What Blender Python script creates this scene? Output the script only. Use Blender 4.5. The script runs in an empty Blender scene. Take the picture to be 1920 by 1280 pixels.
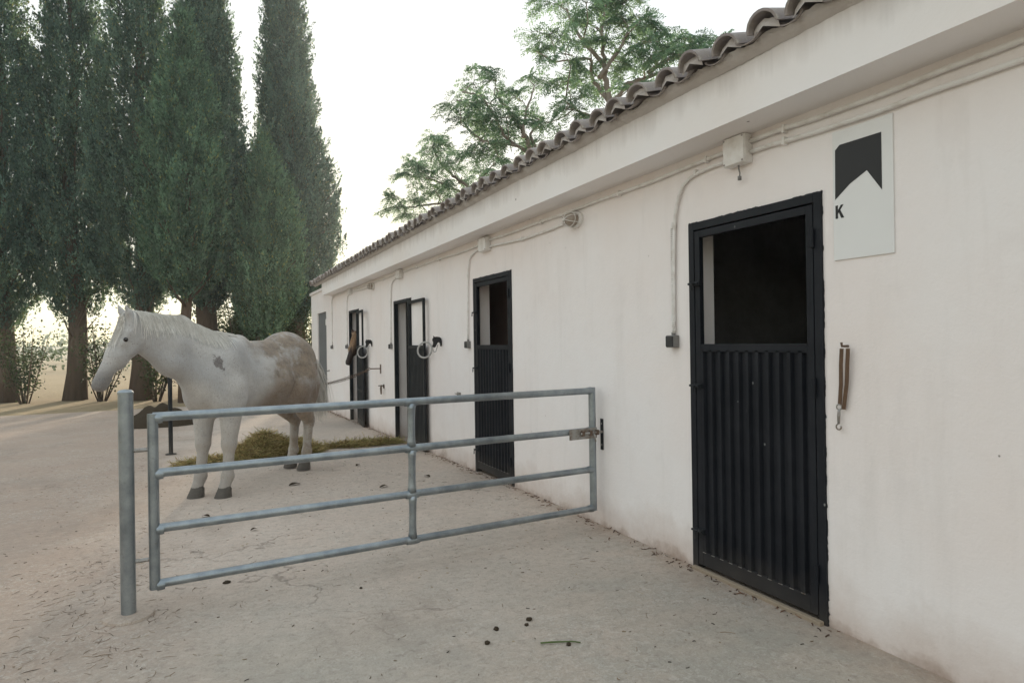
import bpy, bmesh, math, random
import numpy as np
from mathutils import Vector, Matrix
random.seed(7)
RNG = np.random.default_rng(11)
S = bpy.context.scene
COL = S.collection
R = math.radians

# ------------------------------------------------------------------ camera
YAW = math.atan(580/1200)          # view direction swings 25.8 deg from the wall towards the building
cd = bpy.data.cameras.new('camera'); cam = bpy.data.objects.new('camera', cd); COL.objects.link(cam)
cd.sensor_width = 36; cd.lens = 22.5; cd.clip_end = 4000; cd.clip_start = .05
cam.location = (-2.905, 0, 1.5)
_F = Vector((math.sin(YAW), math.cos(YAW), 0)); _R = Vector((math.cos(YAW), -math.sin(YAW), 0)); _Z = Vector((0, 0, 1))
ROLL = .015
_r = _R*math.cos(ROLL) - _Z*math.sin(ROLL); _u = _Z*math.cos(ROLL) + _R*math.sin(ROLL)
cam.rotation_euler = Matrix((_r, _u, -_F)).transposed().to_euler()
S.camera = cam

# ------------------------------------------------------------------ sky, sun, exposure
SUN_EL, SUN_AZ = R(9), R(14)       # low evening sun behind the cypresses and the far end of the building
w = bpy.data.worlds.new('World'); S.world = w; w.use_nodes = True
nt = w.node_tree
for n in list(nt.nodes): nt.nodes.remove(n)
out = nt.nodes.new('ShaderNodeOutputWorld'); bg = nt.nodes.new('ShaderNodeBackground')
sky = nt.nodes.new('ShaderNodeTexSky'); sky.sky_type = 'NISHITA'; sky.sun_disc = False
sky.sun_elevation = SUN_EL; sky.sun_rotation = SUN_AZ
sky.air_density = 1.5; sky.dust_density = .5; sky.ozone_density = 1.0
gm = nt.nodes.new('ShaderNodeGamma'); gm.inputs['Gamma'].default_value = .07   # thin bright veil of evening cloud evens the sky out
hs = nt.nodes.new('ShaderNodeHueSaturation'); hs.inputs['Saturation'].default_value = 3.2
nt.links.new(sky.outputs[0], gm.inputs['Color']); nt.links.new(gm.outputs[0], hs.inputs['Color']); nt.links.new(hs.outputs[0], bg.inputs['Color'])
bg.inputs['Strength'].default_value = .15
nt.links.new(bg.outputs[0], out.inputs['Surface'])
sd = bpy.data.lights.new('sun', 'SUN'); sun = bpy.data.objects.new('sun', sd); COL.objects.link(sun)
sd.energy = 1.2; sd.angle = R(3); sd.color = (1, .80, .58)
_sv = Vector((math.sin(SUN_AZ)*math.cos(SUN_EL), math.cos(SUN_AZ)*math.cos(SUN_EL), math.sin(SUN_EL)))
sun.rotation_euler = _sv.to_track_quat('Z', 'Y').to_euler()
sun.location = (0, 0, 12)
vs = S.view_settings
vs.view_transform = 'Standard'; vs.look = 'None'; vs.gamma = 1; vs.use_curve_mapping = False
vs.exposure = 2.74

# ------------------------------------------------------------------ helpers
def gz(y):
    """the yard is level by the near doors and falls gently towards the far end"""
    y = np.asarray(y, float)
    return -.0185*np.clip(y-5.5, 0, 14)

class MB:
    def __init__(s): s.v = []; s.f = []; s.c = []; s.n = 0
    def add(s, v, f, c=None):
        v = np.asarray(v, float).reshape(-1, 3)
        for q in f: s.f.append(tuple(i+s.n for i in q))
        s.v.append(v)
        s.c.append(np.tile(np.asarray(c if c is not None else (1, 1, 1), float), (len(v), 1)))
        s.n += len(v)
        return s
    def box(s, a, b, c=None):
        x0, y0, z0 = a; x1, y1, z1 = b
        x0, x1 = min(x0, x1), max(x0, x1); y0, y1 = min(y0, y1), max(y0, y1); z0, z1 = min(z0, z1), max(z0, z1)
        v = [(x0,y0,z0),(x1,y0,z0),(x1,y1,z0),(x0,y1,z0),(x0,y0,z1),(x1,y0,z1),(x1,y1,z1),(x0,y1,z1)]
        return s.add(v, [(0,3,2,1),(4,5,6,7),(0,1,5,4),(1,2,6,5),(2,3,7,6),(3,0,4,7)], c)
    def tube(s, pts, r, n=10, cap=True, c=None):
        P = np.asarray(pts, float); m = len(P)
        rr = np.full(m, r) if np.isscalar(r) else np.asarray(r, float)
        T = np.gradient(P, axis=0); T /= np.linalg.norm(T, axis=1)[:, None]+1e-12
        up = np.array([0, 0, 1.]) if abs(T[0][2]) < .9 else np.array([1., 0, 0])
        V = []; 
        A = np.cross(T[0], up); A /= np.linalg.norm(A)
        for i in range(m):
            A = A - T[i]*(A@T[i]); A /= np.linalg.norm(A)+1e-12
            B = np.cross(T[i], A)
            for k in range(n):
                a = 2*math.pi*k/n
                V.append(P[i]+rr[i]*(math.cos(a)*A+math.sin(a)*B))
        f = []
        for i in range(m-1):
            for k in range(n):
                f.append((i*n+k, i*n+(k+1) % n, (i+1)*n+(k+1) % n, (i+1)*n+k))
        if cap:
            f.append(tuple(range(n-1, -1, -1))); f.append(tuple((m-1)*n+k for k in range(n)))
        return s.add(V, f, c)
    def lathe(s, prof, n=16, M=None, c=None, cap=True):
        V = []; f = []
        for (r, z) in prof:
            for k in range(n):
                a = 2*math.pi*k/n; V.append((r*math.cos(a), r*math.sin(a), z))
        for i in range(len(prof)-1):
            for k in range(n):
                f.append((i*n+k, i*n+(k+1) % n, (i+1)*n+(k+1) % n, (i+1)*n+k))
        if cap:
            f.append(tuple(range(n-1, -1, -1))); f.append(tuple((len(prof)-1)*n+k for k in range(n)))
        V = np.array(V)
        if M is not None:
            V = np.array([M @ Vector(p) for p in V])
        return s.add(V, f, c)
    def torus(s, center, ax, R0, r, n=28, m=8, c=None):
        q = Vector(ax).to_track_quat('Z', 'Y').to_matrix()
        pts = [np.array(center)+np.array(q @ Vector((R0*math.cos(2*math.pi*i/n), R0*math.sin(2*math.pi*i/n), 0))) for i in range(n)]
        ctr = np.array(center); V = []; f = []; axv = np.array(q @ Vector((0, 0, 1)))
        for i in range(n):
            o = (pts[i]-ctr)/R0
            for k in range(m):
                a = 2*math.pi*k/m; V.append(pts[i]+r*(math.cos(a)*o+math.sin(a)*axv))
        for i in range(n):
            for k in range(m):
                j = (i+1) % n; f.append((i*m+k, j*m+k, j*m+(k+1) % m, i*m+(k+1) % m))
        return s.add(V, f, c)
    def build(s, name, mat, parent=None, smooth=False, bevel=0, auto=None):
        me = bpy.data.meshes.new(name)
        V = np.concatenate(s.v) if s.v else np.zeros((0, 3))
        me.from_pydata(V.tolist(), [], s.f); me.update()
        ca = me.color_attributes.new('tint', 'FLOAT_COLOR', 'POINT')
        C = np.concatenate(s.c); ca.data.foreach_set('color', np.concatenate([C, np.ones((len(C), 1))], 1).ravel())
        return link(name, me, mat, parent, smooth, bevel, auto)

def link(name, me, mat, parent=None, smooth=False, bevel=0, auto=None):
    o = bpy.data.objects.new(name, me); COL.objects.link(o)
    if mat is not None: me.materials.append(mat)
    if parent is not None: o.parent = parent
    if smooth: me.polygons.foreach_set('use_smooth', [True]*len(me.polygons))
    if bevel:
        b = o.modifiers.new('bevel', 'BEVEL'); b.width = bevel; b.segments = 2; b.limit_method = 'ANGLE'; b.angle_limit = R(40)
    if auto is not None:
        me.polygons.foreach_set('use_smooth', [True]*len(me.polygons))
        me.set_sharp_from_angle(angle=R(auto))
    return o

def fast_mesh(name, V, quads, mat, parent=None, color=None, smooth=False):
    """V (n,3), quads (m,k) arrays with k = 3 or 4"""
    me = bpy.data.meshes.new(name)
    V = np.asarray(V, np.float32); Q = np.asarray(quads, np.int32); k = Q.shape[1]
    me.vertices.add(len(V)); me.vertices.foreach_set('co', V.ravel())
    me.loops.add(Q.size); me.loops.foreach_set('vertex_index', Q.ravel())
    me.polygons.add(len(Q)); me.polygons.foreach_set('loop_start', np.arange(0, Q.size, k, dtype=np.int32))
    me.polygons.foreach_set('loop_total', np.full(len(Q), k, np.int32))
    me.update(calc_edges=True); me.validate()
    if color is not None:
        ca = me.color_attributes.new('tint', 'FLOAT_COLOR', 'POINT')
        ca.data.foreach_set('color', np.concatenate([color, np.ones((len(V), 1))], 1).astype(np.float32).ravel())
    return link(name, me, mat, parent, smooth)

def empty(name, loc=(0, 0, 0), rz=0):
    o = bpy.data.objects.new(name, None); COL.objects.link(o); o.location = loc; o.rotation_euler = (0, 0, rz)
    o.empty_display_size = .2
    return o
def tag(o, label=None, cat=None, group=None, kind=None):
    if label: o['label'] = label
    if cat: o['category'] = cat
    if group: o['group'] = group
    if kind: o['kind'] = kind
    return o
def lab(o, label): o['label'] = label; return o

# ------------------------------------------------------------------ materials
class NT:
    def __init__(s, name):
        s.m = bpy.data.materials.new(name); s.m.use_nodes = True; s.t = s.m.node_tree
        s.b = s.t.nodes['Principled BSDF']; s.o = s.t.nodes['Material Output']
        s.tc = s.t.nodes.new('ShaderNodeTexCoord')
    def n(s, typ, **kw):
        x = s.t.nodes.new(typ)
        for k, v in kw.items():
            if k.startswith('_'): setattr(x, k[1:], v)
        return x
    def l(s, a, b): s.t.links.new(a, b)
    def co(s, scale=(1, 1, 1), loc=(0, 0, 0), src='Object'):
        m = s.n('ShaderNodeMapping'); m.inputs['Scale'].default_value = scale; m.inputs['Location'].default_value = loc
        s.l(s.tc.outputs[src], m.inputs['Vector']); return m.outputs[0]
    def noise(s, scale, detail=4, rough=.55, co=None, dist=0):
        x = s.n('ShaderNodeTexNoise'); x.inputs['Scale'].default_value = scale; x.inputs['Detail'].default_value = detail
        x.inputs['Roughness'].default_value = rough; x.inputs['Distortion'].default_value = dist
        s.l(co if co is not None else s.tc.outputs['Object'], x.inputs['Vector']); return x.outputs['Fac']
    def voro(s, scale, co=None, feat='F1', out='Distance'):
        x = s.n('ShaderNodeTexVoronoi'); x.feature = feat; x.inputs['Scale'].default_value = scale
        s.l(co if co is not None else s.tc.outputs['Object'], x.inputs['Vector']); return x.outputs[out]
    def ramp(s, fac, stops):
        x = s.n('ShaderNodeValToRGB'); e = x.color_ramp.elements
        while len(e) < len(stops): e.new(.5)
        for i, (p, c) in enumerate(stops):
            e[i].position = p; e[i].color = (c, c, c, 1) if not isinstance(c, tuple) else (*c, 1)
        s.l(fac, x.inputs[0]); return x.outputs[0]
    def mix(s, fac, a, b, mode='MIX'):
        x = s.n('ShaderNodeMix'); x.data_type = 'RGBA'; x.blend_type = mode
        if isinstance(fac, (int, float)): x.inputs[0].default_value = fac
        else: s.l(fac, x.inputs[0])
        for k, v in ((6, a), (7, b)):
            if isinstance(v, tuple): x.inputs[k].default_value = (*v, 1)
            else: s.l(v, x.inputs[k])
        return x.outputs[2]
    def math(s, op, a, b=0, c=None):
        x = s.n('ShaderNodeMath'); x.operation = op
        for i, v in enumerate((a, b) if c is None else (a, b, c)):
            if isinstance(v, (int, float)): x.inputs[i].default_value = v
            else: s.l(v, x.inputs[i])
        return x.outputs[0]
    def sep(s, src='Object'):
        x = s.n('ShaderNodeSeparateXYZ'); s.l(s.tc.outputs[src], x.inputs[0]); return x.outputs
    def mapr(s, v, a, b, c=0, d=1):
        x = s.n('ShaderNodeMapRange'); x.inputs[1].default_value = a; x.inputs[2].default_value = b
        x.inputs[3].default_value = c; x.inputs[4].default_value = d; s.l(v, x.inputs[0]); return x.outputs[0]
    def bump(s, h, strength=.3, dist=.01, base=None):
        x = s.n('ShaderNodeBump'); x.inputs['Strength'].default_value = strength; x.inputs['Distance'].default_value = dist
        s.l(h, x.inputs['Height'])
        if base is not None: s.l(base, x.inputs['Normal'])
        s.l(x.outputs[0], s.b.inputs['Normal']); return x.outputs[0]
    def attr(s, name='tint'):
        x = s.n('ShaderNodeAttribute'); x.attribute_name = name; return x.outputs['Color']
    def fin(s, col=None, rough=.8, metal=0, spec=None):
        if col is not None:
            if isinstance(col, tuple): s.b.inputs['Base Color'].default_value = (*col, 1)
            else: s.l(col, s.b.inputs['Base Color'])
        if isinstance(rough, (int, float)): s.b.inputs['Roughness'].default_value = rough
        else: s.l(rough, s.b.inputs['Roughness'])
        s.b.inputs['Metallic'].default_value = metal
        if spec is not None: s.b.inputs['Specular IOR Level'].default_value = spec
        return s.m

M = {}
def mats():
    # white lime-washed plaster with dirt splashed up from the yard
    def plaster(name, base, splash=True):
        t = NT(name)
        big = t.noise(.55, 5, .6); mid = t.noise(3.5, 5, .65); fine = t.noise(60, 5, .7); 
        st = t.noise(2.2, 5, .7, t.co((1, 2.6, .30)))
        c = t.mix(t.ramp(big, [(.35, 0), (.7, 1)]), base, (base[0]*.97, base[1]*.92, base[2]*.89))
        c = t.mix(t.math('MULTIPLY', t.ramp(st, [(.52, 0), (.75, 1)]), .16), c, (.52, .48, .44))
        c = t.mix(t.math('MULTIPLY', t.ramp(mid, [(.55, 0), (.72, 1)]), .16), c, (.64, .59, .57))
        spots = t.voro(5.5, t.co((1, 1, 1)))
        pit = t.ramp(spots, [(.018, 1), (.03, 0)])
        gate = t.ramp(t.noise(.9, 2), [(.50, 0), (.56, 1)])
        c = t.mix(t.math('MULTIPLY', t.math('MULTIPLY', pit, gate), .75), c, (.16, .13, .11))
        if splash:
            z = t.sep()[2]; y = t.sep()[1]
            zz = t.math('ADD', z, t.math('MULTIPLY', t.math('MAXIMUM', t.math('SUBTRACT', y, 5.5), 0), .0185))
            zz = t.math('ADD', zz, t.math('MULTIPLY', t.math('SUBTRACT', t.noise(2.4, 5, .7), .5), .45))
            low = t.mapr(zz, .30, .0, 0, 1)
            c = t.mix(t.math('MULTIPLY', low, .55), c, (.47, .34, .26))
            c = t.mix(t.math('MULTIPLY', t.mapr(zz, .06, -.08, 0, 1), .7), c, (.25, .16, .11))
        bm = t.math('ADD', t.math('MULTIPLY', t.noise(7, 4, .6), .8), t.math('MULTIPLY', fine, .25))
        bm = t.math('SUBTRACT', bm, t.math('MULTIPLY', pit, .2))
        t.bump(bm, .55, .012)
        return t.fin(c, .92, 0, .2)
    M['plaster'] = plaster('plaster', (.89, .855, .845))
    # eave band: same whitewash with dirty streaks and painted-in shade under the tiles
    t = NT('eave_band'); z = t.sep()[2]
    st = t.noise(3.0, 6, .7, t.co((1, 2.2, .25)))
    dirt_shade = t.math('MULTIPLY', t.mapr(t.math('ADD', z, t.math('MULTIPLY', t.math('SUBTRACT', st, .5), .34)), 2.84, 3.04, 0, 1), .55)
    c = t.mix(t.ramp(t.noise(.8, 4), [(.35, 0), (.7, 1)]), (.89, .865, .855), (.86, .81, .775))
    c = t.mix(dirt_shade, c, (.42, .37, .34))
    pit = t.math('MULTIPLY', t.ramp(t.voro(3.2), [(.030, 1), (.045, 0)]), t.ramp(t.noise(.8, 2), [(.48, 0), (.54, 1)]))
    c = t.mix(t.math('MULTIPLY', pit, .85), c, (.13, .11, .10))
    t.bump(t.math('ADD', t.noise(9, 4), t.math('MULTIPLY', t.noise(70, 4), .25)), .4, .008)
    M['eave'] = t.fin(c, .92, 0, .2)
    # clay barrel tile
    t = NT('clay_tile'); oi = t.n('ShaderNodeObjectInfo')
    c = t.ramp(oi.outputs['Random'], [(0, (.32, .285, .285)), (.35, (.36, .32, .315)), (.7, (.30, .27, .27)), (1, (.40, .36, .35))])
    c = t.mix(t.ramp(t.noise(9, 6, .7), [(.42, 0), (.68, 1)]), c, (.27, .235, .20))
    c = t.mix(t.math('MULTIPLY', t.ramp(t.noise(35, 4, .7), [(.56, 0), (.7, 1)]), .7), c, (.55, .52, .45))
    t.bump(t.noise(45, 5), .35, .006); M['tile'] = t.fin(c, .93, 0, .2)
    t = NT('lime_mortar'); c = t.mix(t.noise(12, 5), (.60, .56, .53), (.45, .41, .385)); t.bump(t.noise(30, 5), .8, .012)
    M['mortar'] = t.fin(c, .95, 0, .1)
    # worn concrete yard
    t = NT('concrete'); P = t.sep()
    a = t.noise(.45, 6, .6); b = t.noise(1.7, 6, .65); d = t.noise(9, 6, .7); e = t.noise(90, 4, .7)
    c = t.mix(t.ramp(a, [(.38, 0), (.62, 1)]), (.42, .378, .318), (.475, .395, .325))
    c = t.mix(t.math('MULTIPLY', t.ramp(b, [(.44, 0), (.58, 1)]), .7), c, (.365, .345, .298))
    # reddish earth trodden over the slab: further down the yard, towards the left and along the wall
    far = t.mapr(t.math('ADD', P[1], t.math('MULTIPLY', t.math('SUBTRACT', t.noise(.7, 5, .65), .5), 4)), 2.2, 5.0, 0, 1)
    left = t.mapr(t.math('ADD', P[0], t.math('MULTIPLY', t.math('SUBTRACT', t.noise(1.1, 5, .65), .5), 2.2)), -2.7, -3.9, 0, 1)
    wallside = t.mapr(t.math('ADD', P[0], t.math('MULTIPLY', t.math('SUBTRACT', t.noise(2.2, 5, .7), .5), .55)), -.26, .02, 0, 1)
    earth = t.math('MULTIPLY', far, .8)
    c = t.mix(t.math('MULTIPLY', earth, .85), c, t.mix(t.noise(3.1, 5, .65), (.66, .55, .47), (.56, .46, .39)))
    c = t.mix(t.math('MAXIMUM', t.math('MULTIPLY', left, .62), t.math('MULTIPLY', wallside, .55)), c, t.mix(t.noise(2.6, 5, .65), (.42, .30, .225), (.29, .205, .155)))
    # dark damp and dung stains
    sx = t.noise(.75, 6, .68, t.co((1.4, .8, 1), (3.1, 7.7, 0)))
    c = t.mix(t.math('MULTIPLY', t.ramp(sx, [(.55, 0), (.70, 1)]), .5), c, (.27, .225, .185))
    # exposed pale aggregate, flaked skin
    fl = t.ramp(t.noise(30, 6, .75, dist=1.2), [(.50, 0), (.60, 1)]); wh = t.ramp(t.noise(1.3, 4, .6), [(.42, 0), (.6, 1)])
    c = t.mix(t.math('MULTIPLY', t.math('MULTIPLY', fl, wh), .5), c, (.62, .58, .52))
    c = t.mix(t.math('MULTIPLY', t.ramp(t.noise(24, 6, .75, t.co((1, 1, 1), (9, 4, 2)), .8), [(.53, 0), (.64, 1)]), .5), c, (.25, .215, .18))
    c = t.mix(t.math('MULTIPLY', t.ramp(e, [(.35, 1), (.48, 0)]), .22), c, (.20, .18, .16))
    wp = t.n('ShaderNodeVectorMath'); wp.operation = 'ADD'; nz_ = t.n('ShaderNodeTexNoise'); nz_.inputs['Scale'].default_value = 2.5; nz_.inputs['Detail'].default_value = 5
    t.l(t.tc.outputs['Object'], nz_.inputs['Vector']); t.l(t.tc.outputs['Object'], wp.inputs[0]); t.l(nz_.outputs['Color'], wp.inputs[1])
    cr = t.math('MULTIPLY', t.ramp(t.voro(.42, wp.outputs[0], 'DISTANCE_TO_EDGE'), [(.0025, 1), (.006, 0)]), t.ramp(t.noise(.6, 3), [(.5, 0), (.56, 1)]))
    c = t.mix(t.math('MULTIPLY', cr, .6), c, (.17, .14, .115))
    sc2 = t.noise(13, 8, .82, t.co((1, 1.5, 1), (2, 9, 1)), .6)
    c = t.mix(t.math('MULTIPLY', t.ramp(sc2, [(.36, 1), (.50, 0)]), .42), c, (.31, .275, .235))
    c = t.mix(t.math('MULTIPLY', t.ramp(sc2, [(.54, 0), (.68, 1)]), .38), c, (.62, .57, .50))
    h = t.math('ADD', t.math('MULTIPLY', d, .9), t.math('ADD', t.math('MULTIPLY', t.noise(38, 5, .7), .5), t.math('MULTIPLY', e, .25)))
    t.bump(h, .75, .013); M['concrete'] = t.fin(c, .93, 0, .2)
    t = NT('dry_soil'); c = t.mix(t.noise(.3, 6), (.36, .28, .19), (.27, .22, .13)); t.bump(t.noise(4, 6), .8, .1); M['soil'] = t.fin(c, .95, 0, .1)
    # galvanised steel
    t = NT('galvanised_steel')
    sp = t.noise(9, 5, .6); c = t.mix(t.ramp(sp, [(.35, 0), (.65, 1)]), (.24, .275, .30), (.37, .405, .425))
    c = t.mix(t.math('MULTIPLY', t.ramp(t.noise(26, 5, .7), [(.58, 0), (.72, 1)]), .6), c, (.22, .22, .21))
    c = t.mix(1.0, c, t.attr(), 'MULTIPLY')
    t.bump(t.noise(120, 3), .08, .002); M['galv'] = t.fin(c, t.mapr(sp, .3, .7, .30, .46), .85)
    t = NT('bare_steel'); c = t.mix(t.ramp(t.noise(30, 6, .7), [(.46, 0), (.66, 1)]), (.36, .35, .33), (.20, .14, .10)); M['steel'] = t.fin(c, .55, .6)
    t = NT('rusty_iron'); c = t.mix(t.noise(40, 6, .7), (.20, .13, .09), (.10, .075, .06)); t.bump(t.noise(90, 4), .5, .002); M['rust'] = t.fin(c, .8, .3)
    # black door paint, scuffed
    def black(name, base):
        t = NT(name)
        c = t.mix(t.ramp(t.noise(3, 5, .65), [(.4, 0), (.7, 1)]), base, (base[0]*1.5+.004, base[1]*1.45+.004, base[2]*1.4+.004))
        sc = t.math('MULTIPLY', t.ramp(t.noise(13, 6, .75, t.co((1, 1.6, .6))), [(.68, 0), (.74, 1)]), .55)
        c = t.mix(sc, c, (.12, .12, .12))
        c = t.mix(t.math('MULTIPLY', t.mapr(t.math('ADD', t.sep()[2], t.math('MULTIPLY', t.noise(5, 5), .3)), .38, .10, 0, 1), .35), c, (.13, .11, .09))
        fk = t.math('MULTIPLY', t.ramp(t.voro(9, t.co((1, 1, .7))), [(.035, 1), (.06, 0)]), t.ramp(t.noise(1.6, 3), [(.52, 0), (.58, 1)]))
        c = t.mix(t.math('MULTIPLY', fk, .6), c, (.34, .34, .34))
        scr = t.ramp(t.noise(30, 6, .8, t.co((1, 2.5, .12), (3, 1, 7))), [(.70, 0), (.74, 1)])
        c = t.mix(t.math('MULTIPLY', scr, .35), c, (.15, .145, .14))
        t.bump(t.noise(40, 4), .12, .003); return t.fin(c, .55, 0, .22)
    M['black'] = black('black_paint', (.009, .0105, .0145))
    M['charcoal'] = black('charcoal_paint', (.015, .017, .020))
    t = NT('ragged_paint'); M['ragged'] = t.fin(t.mix(t.noise(30, 4), (.02, .022, .026), (.055, .057, .06)), .75, 0, .2)
    t = NT('grey_door_paint'); c = t.mix(t.noise(2, 5), (.15, .155, .16), (.19, .195, .20)); M['greydoor'] = t.fin(c, .6, 0, .3)
    t = NT('stall_render'); c = t.mix(t.ramp(t.noise(1.6, 6, .7), [(.35, 0), (.7, 1)]), (.62, .62, .63), (.36, .36, .37))
    t.bump(t.noise(12, 5), .5, .01); M['stall'] = t.fin(c, .95, 0, .1)
    t = NT('stall_back'); c = t.mix(t.ramp(t.noise(1.3, 6, .7), [(.35, 0), (.7, 1)]), (.36, .27, .24), (.27, .20, .18)); M['stallback'] = t.fin(c, .95, 0, .1)
    t = NT('white_plastic'); c = t.mix(t.ramp(t.noise(14, 5), [(.45, 0), (.75, 1)]), (.80, .78, .755), (.64, .60, .555)); M['pvc'] = t.fin(c, .55, 0, .35)
    t = NT('grey_plastic'); M['greypl'] = t.fin(t.mix(t.noise(20, 4), (.16, .155, .15), (.23, .22, .21)), .5, 0, .4)
    t = NT('dark_plastic'); M['darkpl'] = t.fin((.03, .03, .032), .45, 0, .4)
    t = NT('lamp_glass'); c = t.mix(t.noise(30, 5), (.42, .36, .30), (.24, .19, .15)); M['lampglass'] = t.fin(c, .3, 0, .5)
    t = NT('sign_white'); M['sign'] = t.fin(t.mix(t.noise(5, 4), (.80, .80, .79), (.74, .74, .73)), .4, 0, .4)
    t = NT('sign_black'); M['signblack'] = t.fin((.012, .012, .013), .45, 0, .4)
    t = NT('leather'); M['leather'] = t.fin(t.mix(t.noise(40, 5), (.16, .095, .055), (.09, .055, .035)), .7, 0, .3)
    t = NT('old_wood'); c = t.mix(t.noise(18, 6, .7, t.co((6, .7, 6))), (.40, .33, .25), (.24, .19, .14)); M['wood'] = t.fin(c, .9, 0, .1)
    t = NT('hose'); M['hose'] = t.fin(t.mix(t.noise(16, 4), (.48, .47, .45), (.32, .31, .30)), .6, 0, .3)
    def tinted(name, base, rough=.9, trans=0):
        t = NT(name); c = t.mix(1.0, base, t.attr(), 'MULTIPLY'); t.fin(c, rough, 0, .15)
        if trans:
            tr = t.n('ShaderNodeBsdfTranslucent'); t.l(t.mix(1.0, c, (1.25, 1.3, .8), 'MULTIPLY'), tr.inputs['Color'])
            mx = t.n('ShaderNodeMixShader'); mx.inputs[0].default_value = trans
            t.l(t.b.outputs[0], mx.inputs[1]); t.l(tr.outputs[0], mx.inputs[2]); t.l(mx.outputs[0], t.o.inputs['Surface'])
        return t.m
    M['hay'] = tinted('hay_straw', (.54, .45, .255), .85, .15)
    M['litter'] = tinted('litter', (1., 1., 1.), .9)
    M['cypress'] = tinted('cypress_spray', (.115, .178, .150), .8, .36)
    M['china'] = tinted('chinaberry_leaf', (.14, .22, .185), .6, .66)
    M['shrub'] = tinted('shrub_leaf', (.07, .10, .045), .7, .30)
    t = NT('cypress_bark'); c = t.mix(t.noise(7, 6, .7, t.co((1, 1, .18))), (.20, .14, .10), (.06, .043, .033)); t.bump(t.noise(14, 7, .75, t.co((1, 1, .12))), 1.0, .09); M['bark'] = t.fin(c, .95, 0, .1)
    t = NT('smooth_bark'); c = t.mix(t.noise(7, 5), (.34, .29, .25), (.23, .195, .165)); M['bark2'] = t.fin(c, .9, 0, .1)
    t = NT('dung'); M['dung'] = t.fin(t.mix(t.noise(60, 5), (.075, .055, .035), (.03, .024, .018)), .9, 0, .1)
    t = NT('green_stem'); M['greenstem'] = t.fin((.09, .13, .045), .7, 0, .2)
    # horse coats
    t = NT('grey_horse_coat'); P = t.sep(); 
    nz = t.noise(3.0, 6, .65); nf = t.noise(11, 6, .7); 
    base = t.mix(t.ramp(t.noise(2.0, 4), [(.35, 0), (.65, 1)]), (.58, .565, .54), (.40, .40, .405))
    spk = t.math('MULTIPLY', t.ramp(t.voro(34), [(.10, 1), (.22, 0)]), t.ramp(t.noise(5, 3), [(.40, 0), (.52, 1)]))
    base = t.mix(t.math('MULTIPLY', spk, .65), base, (.17, .15, .145))
    # dried mud on the back, flank, belly and hindquarters
    bx = t.math('ADD', P[0], t.math('MULTIPLY', t.math('SUBTRACT', nz, .5), .9))
    mud = t.mapr(bx, .30, -.02, 0, 1)
    hole = t.ramp(t.noise(2.8, 7, .75, t.co((1, 1, 1), (5, 2, 8))), [(.40, 0), (.50, 1)])
    mud = t.math('MULTIPLY', mud, t.math('ADD', t.math('MULTIPLY', hole, .66), .34))
    legm = t.mapr(t.math('ADD', P[2], t.math('MULTIPLY', t.math('SUBTRACT', nf, .5), .3)), .95, .50, 0, .42)
    mud = t.math('MAXIMUM', mud, legm)
    c = t.mix(t.math('MULTIPLY', mud, .95), base, t.mix(t.ramp(nf, [(.35, 0), (.65, 1)]), (.32, .24, .165), (.14, .10, .067)))
    belly = t.math('MULTIPLY', t.mapr(t.math('ADD', P[2], t.math('MULTIPLY', t.math('SUBTRACT', nf, .5), .35)), 1.12, .92, 0, 1),
                   t.math('MULTIPLY', t.mapr(P[0], .34, .12, 0, 1), t.mapr(P[2], .74, .86, 0, 1)))
    c = t.mix(t.math('MULTIPLY', belly, .75), c, (.17, .115, .075))
    # bald dark scuff on the left shoulder
    dx = t.math('DIVIDE', t.math('SUBTRACT', P[0], .80), .042); dz = t.math('DIVIDE', t.math('SUBTRACT', P[2], 1.325), .065)
    rr = t.math('ADD', t.math('ADD', t.math('MULTIPLY', dx, dx), t.math('MULTIPLY', dz, dz)), t.math('MULTIPLY', t.math('SUBTRACT', t.noise(17, 6, .75), .5), 7.5))
    sc = t.math('MULTIPLY', t.mapr(rr, 1.1, .6, 0, 1), t.math('GREATER_THAN', P[1], 0))
    c = t.mix(t.math('MULTIPLY', sc, .85), c, (.085, .07, .068))
    # grey skin of the muzzle
    mz = t.mapr(t.math('ADD', P[2], t.math('MULTIPLY', t.math('SUBTRACT', nf, .5), .12)), 1.36, 1.22, 0, 1); mz = t.math('MULTIPLY', mz, t.math('GREATER_THAN', P[0], 1.3))
    c = t.mix(t.math('MULTIPLY', mz, .8), c, (.11, .10, .10))
    c = t.mix(t.math('MULTIPLY', t.ramp(t.noise(95, 4, .7, t.co((1.6, 1.6, .35))), [(.42, 1), (.58, 0)]), .42), c, (.33, .30, .27))
    c = t.mix(t.math('MULTIPLY', t.mapr(t.math('ADD', P[2], t.math('MULTIPLY', t.math('SUBTRACT', nf, .5), .22)), .62, .40, 0, 1), .35), c, (.36, .32, .27))
    c = t.mix(t.math('MULTIPLY', t.ramp(t.noise(7, 6, .75, t.co((1, 1, 1), (1, 4, 2))), [(.56, 0), (.68, 1)]), .30), c, (.27, .255, .24))
    t.bump(t.math('ADD', t.noise(60, 4, .7, t.co((1, 1, .35))), t.math('MULTIPLY', t.noise(9, 4, .6), 2.2)), .60, .007)
    M['coat'] = t.fin(c, .75, 0, .25)
    t.b.inputs['Sheen Weight'].default_value = .15
    t = NT('chestnut_coat'); c = t.mix(t.noise(4, 5), (.11, .06, .04), (.06, .036, .026))
    c = t.mix(t.mapr(t.sep()[0], 1.50, 1.66, 0, .85), c, (.035, .027, .025)); M['chestnut'] = t.fin(c, .65, 0, .3)
    def hair(name, a, b):
        t = NT(name); return t.fin(t.mix(1.0, t.mix(t.noise(30, 4), a, b), t.attr(), 'MULTIPLY'), .6, 0, .3)
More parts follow.
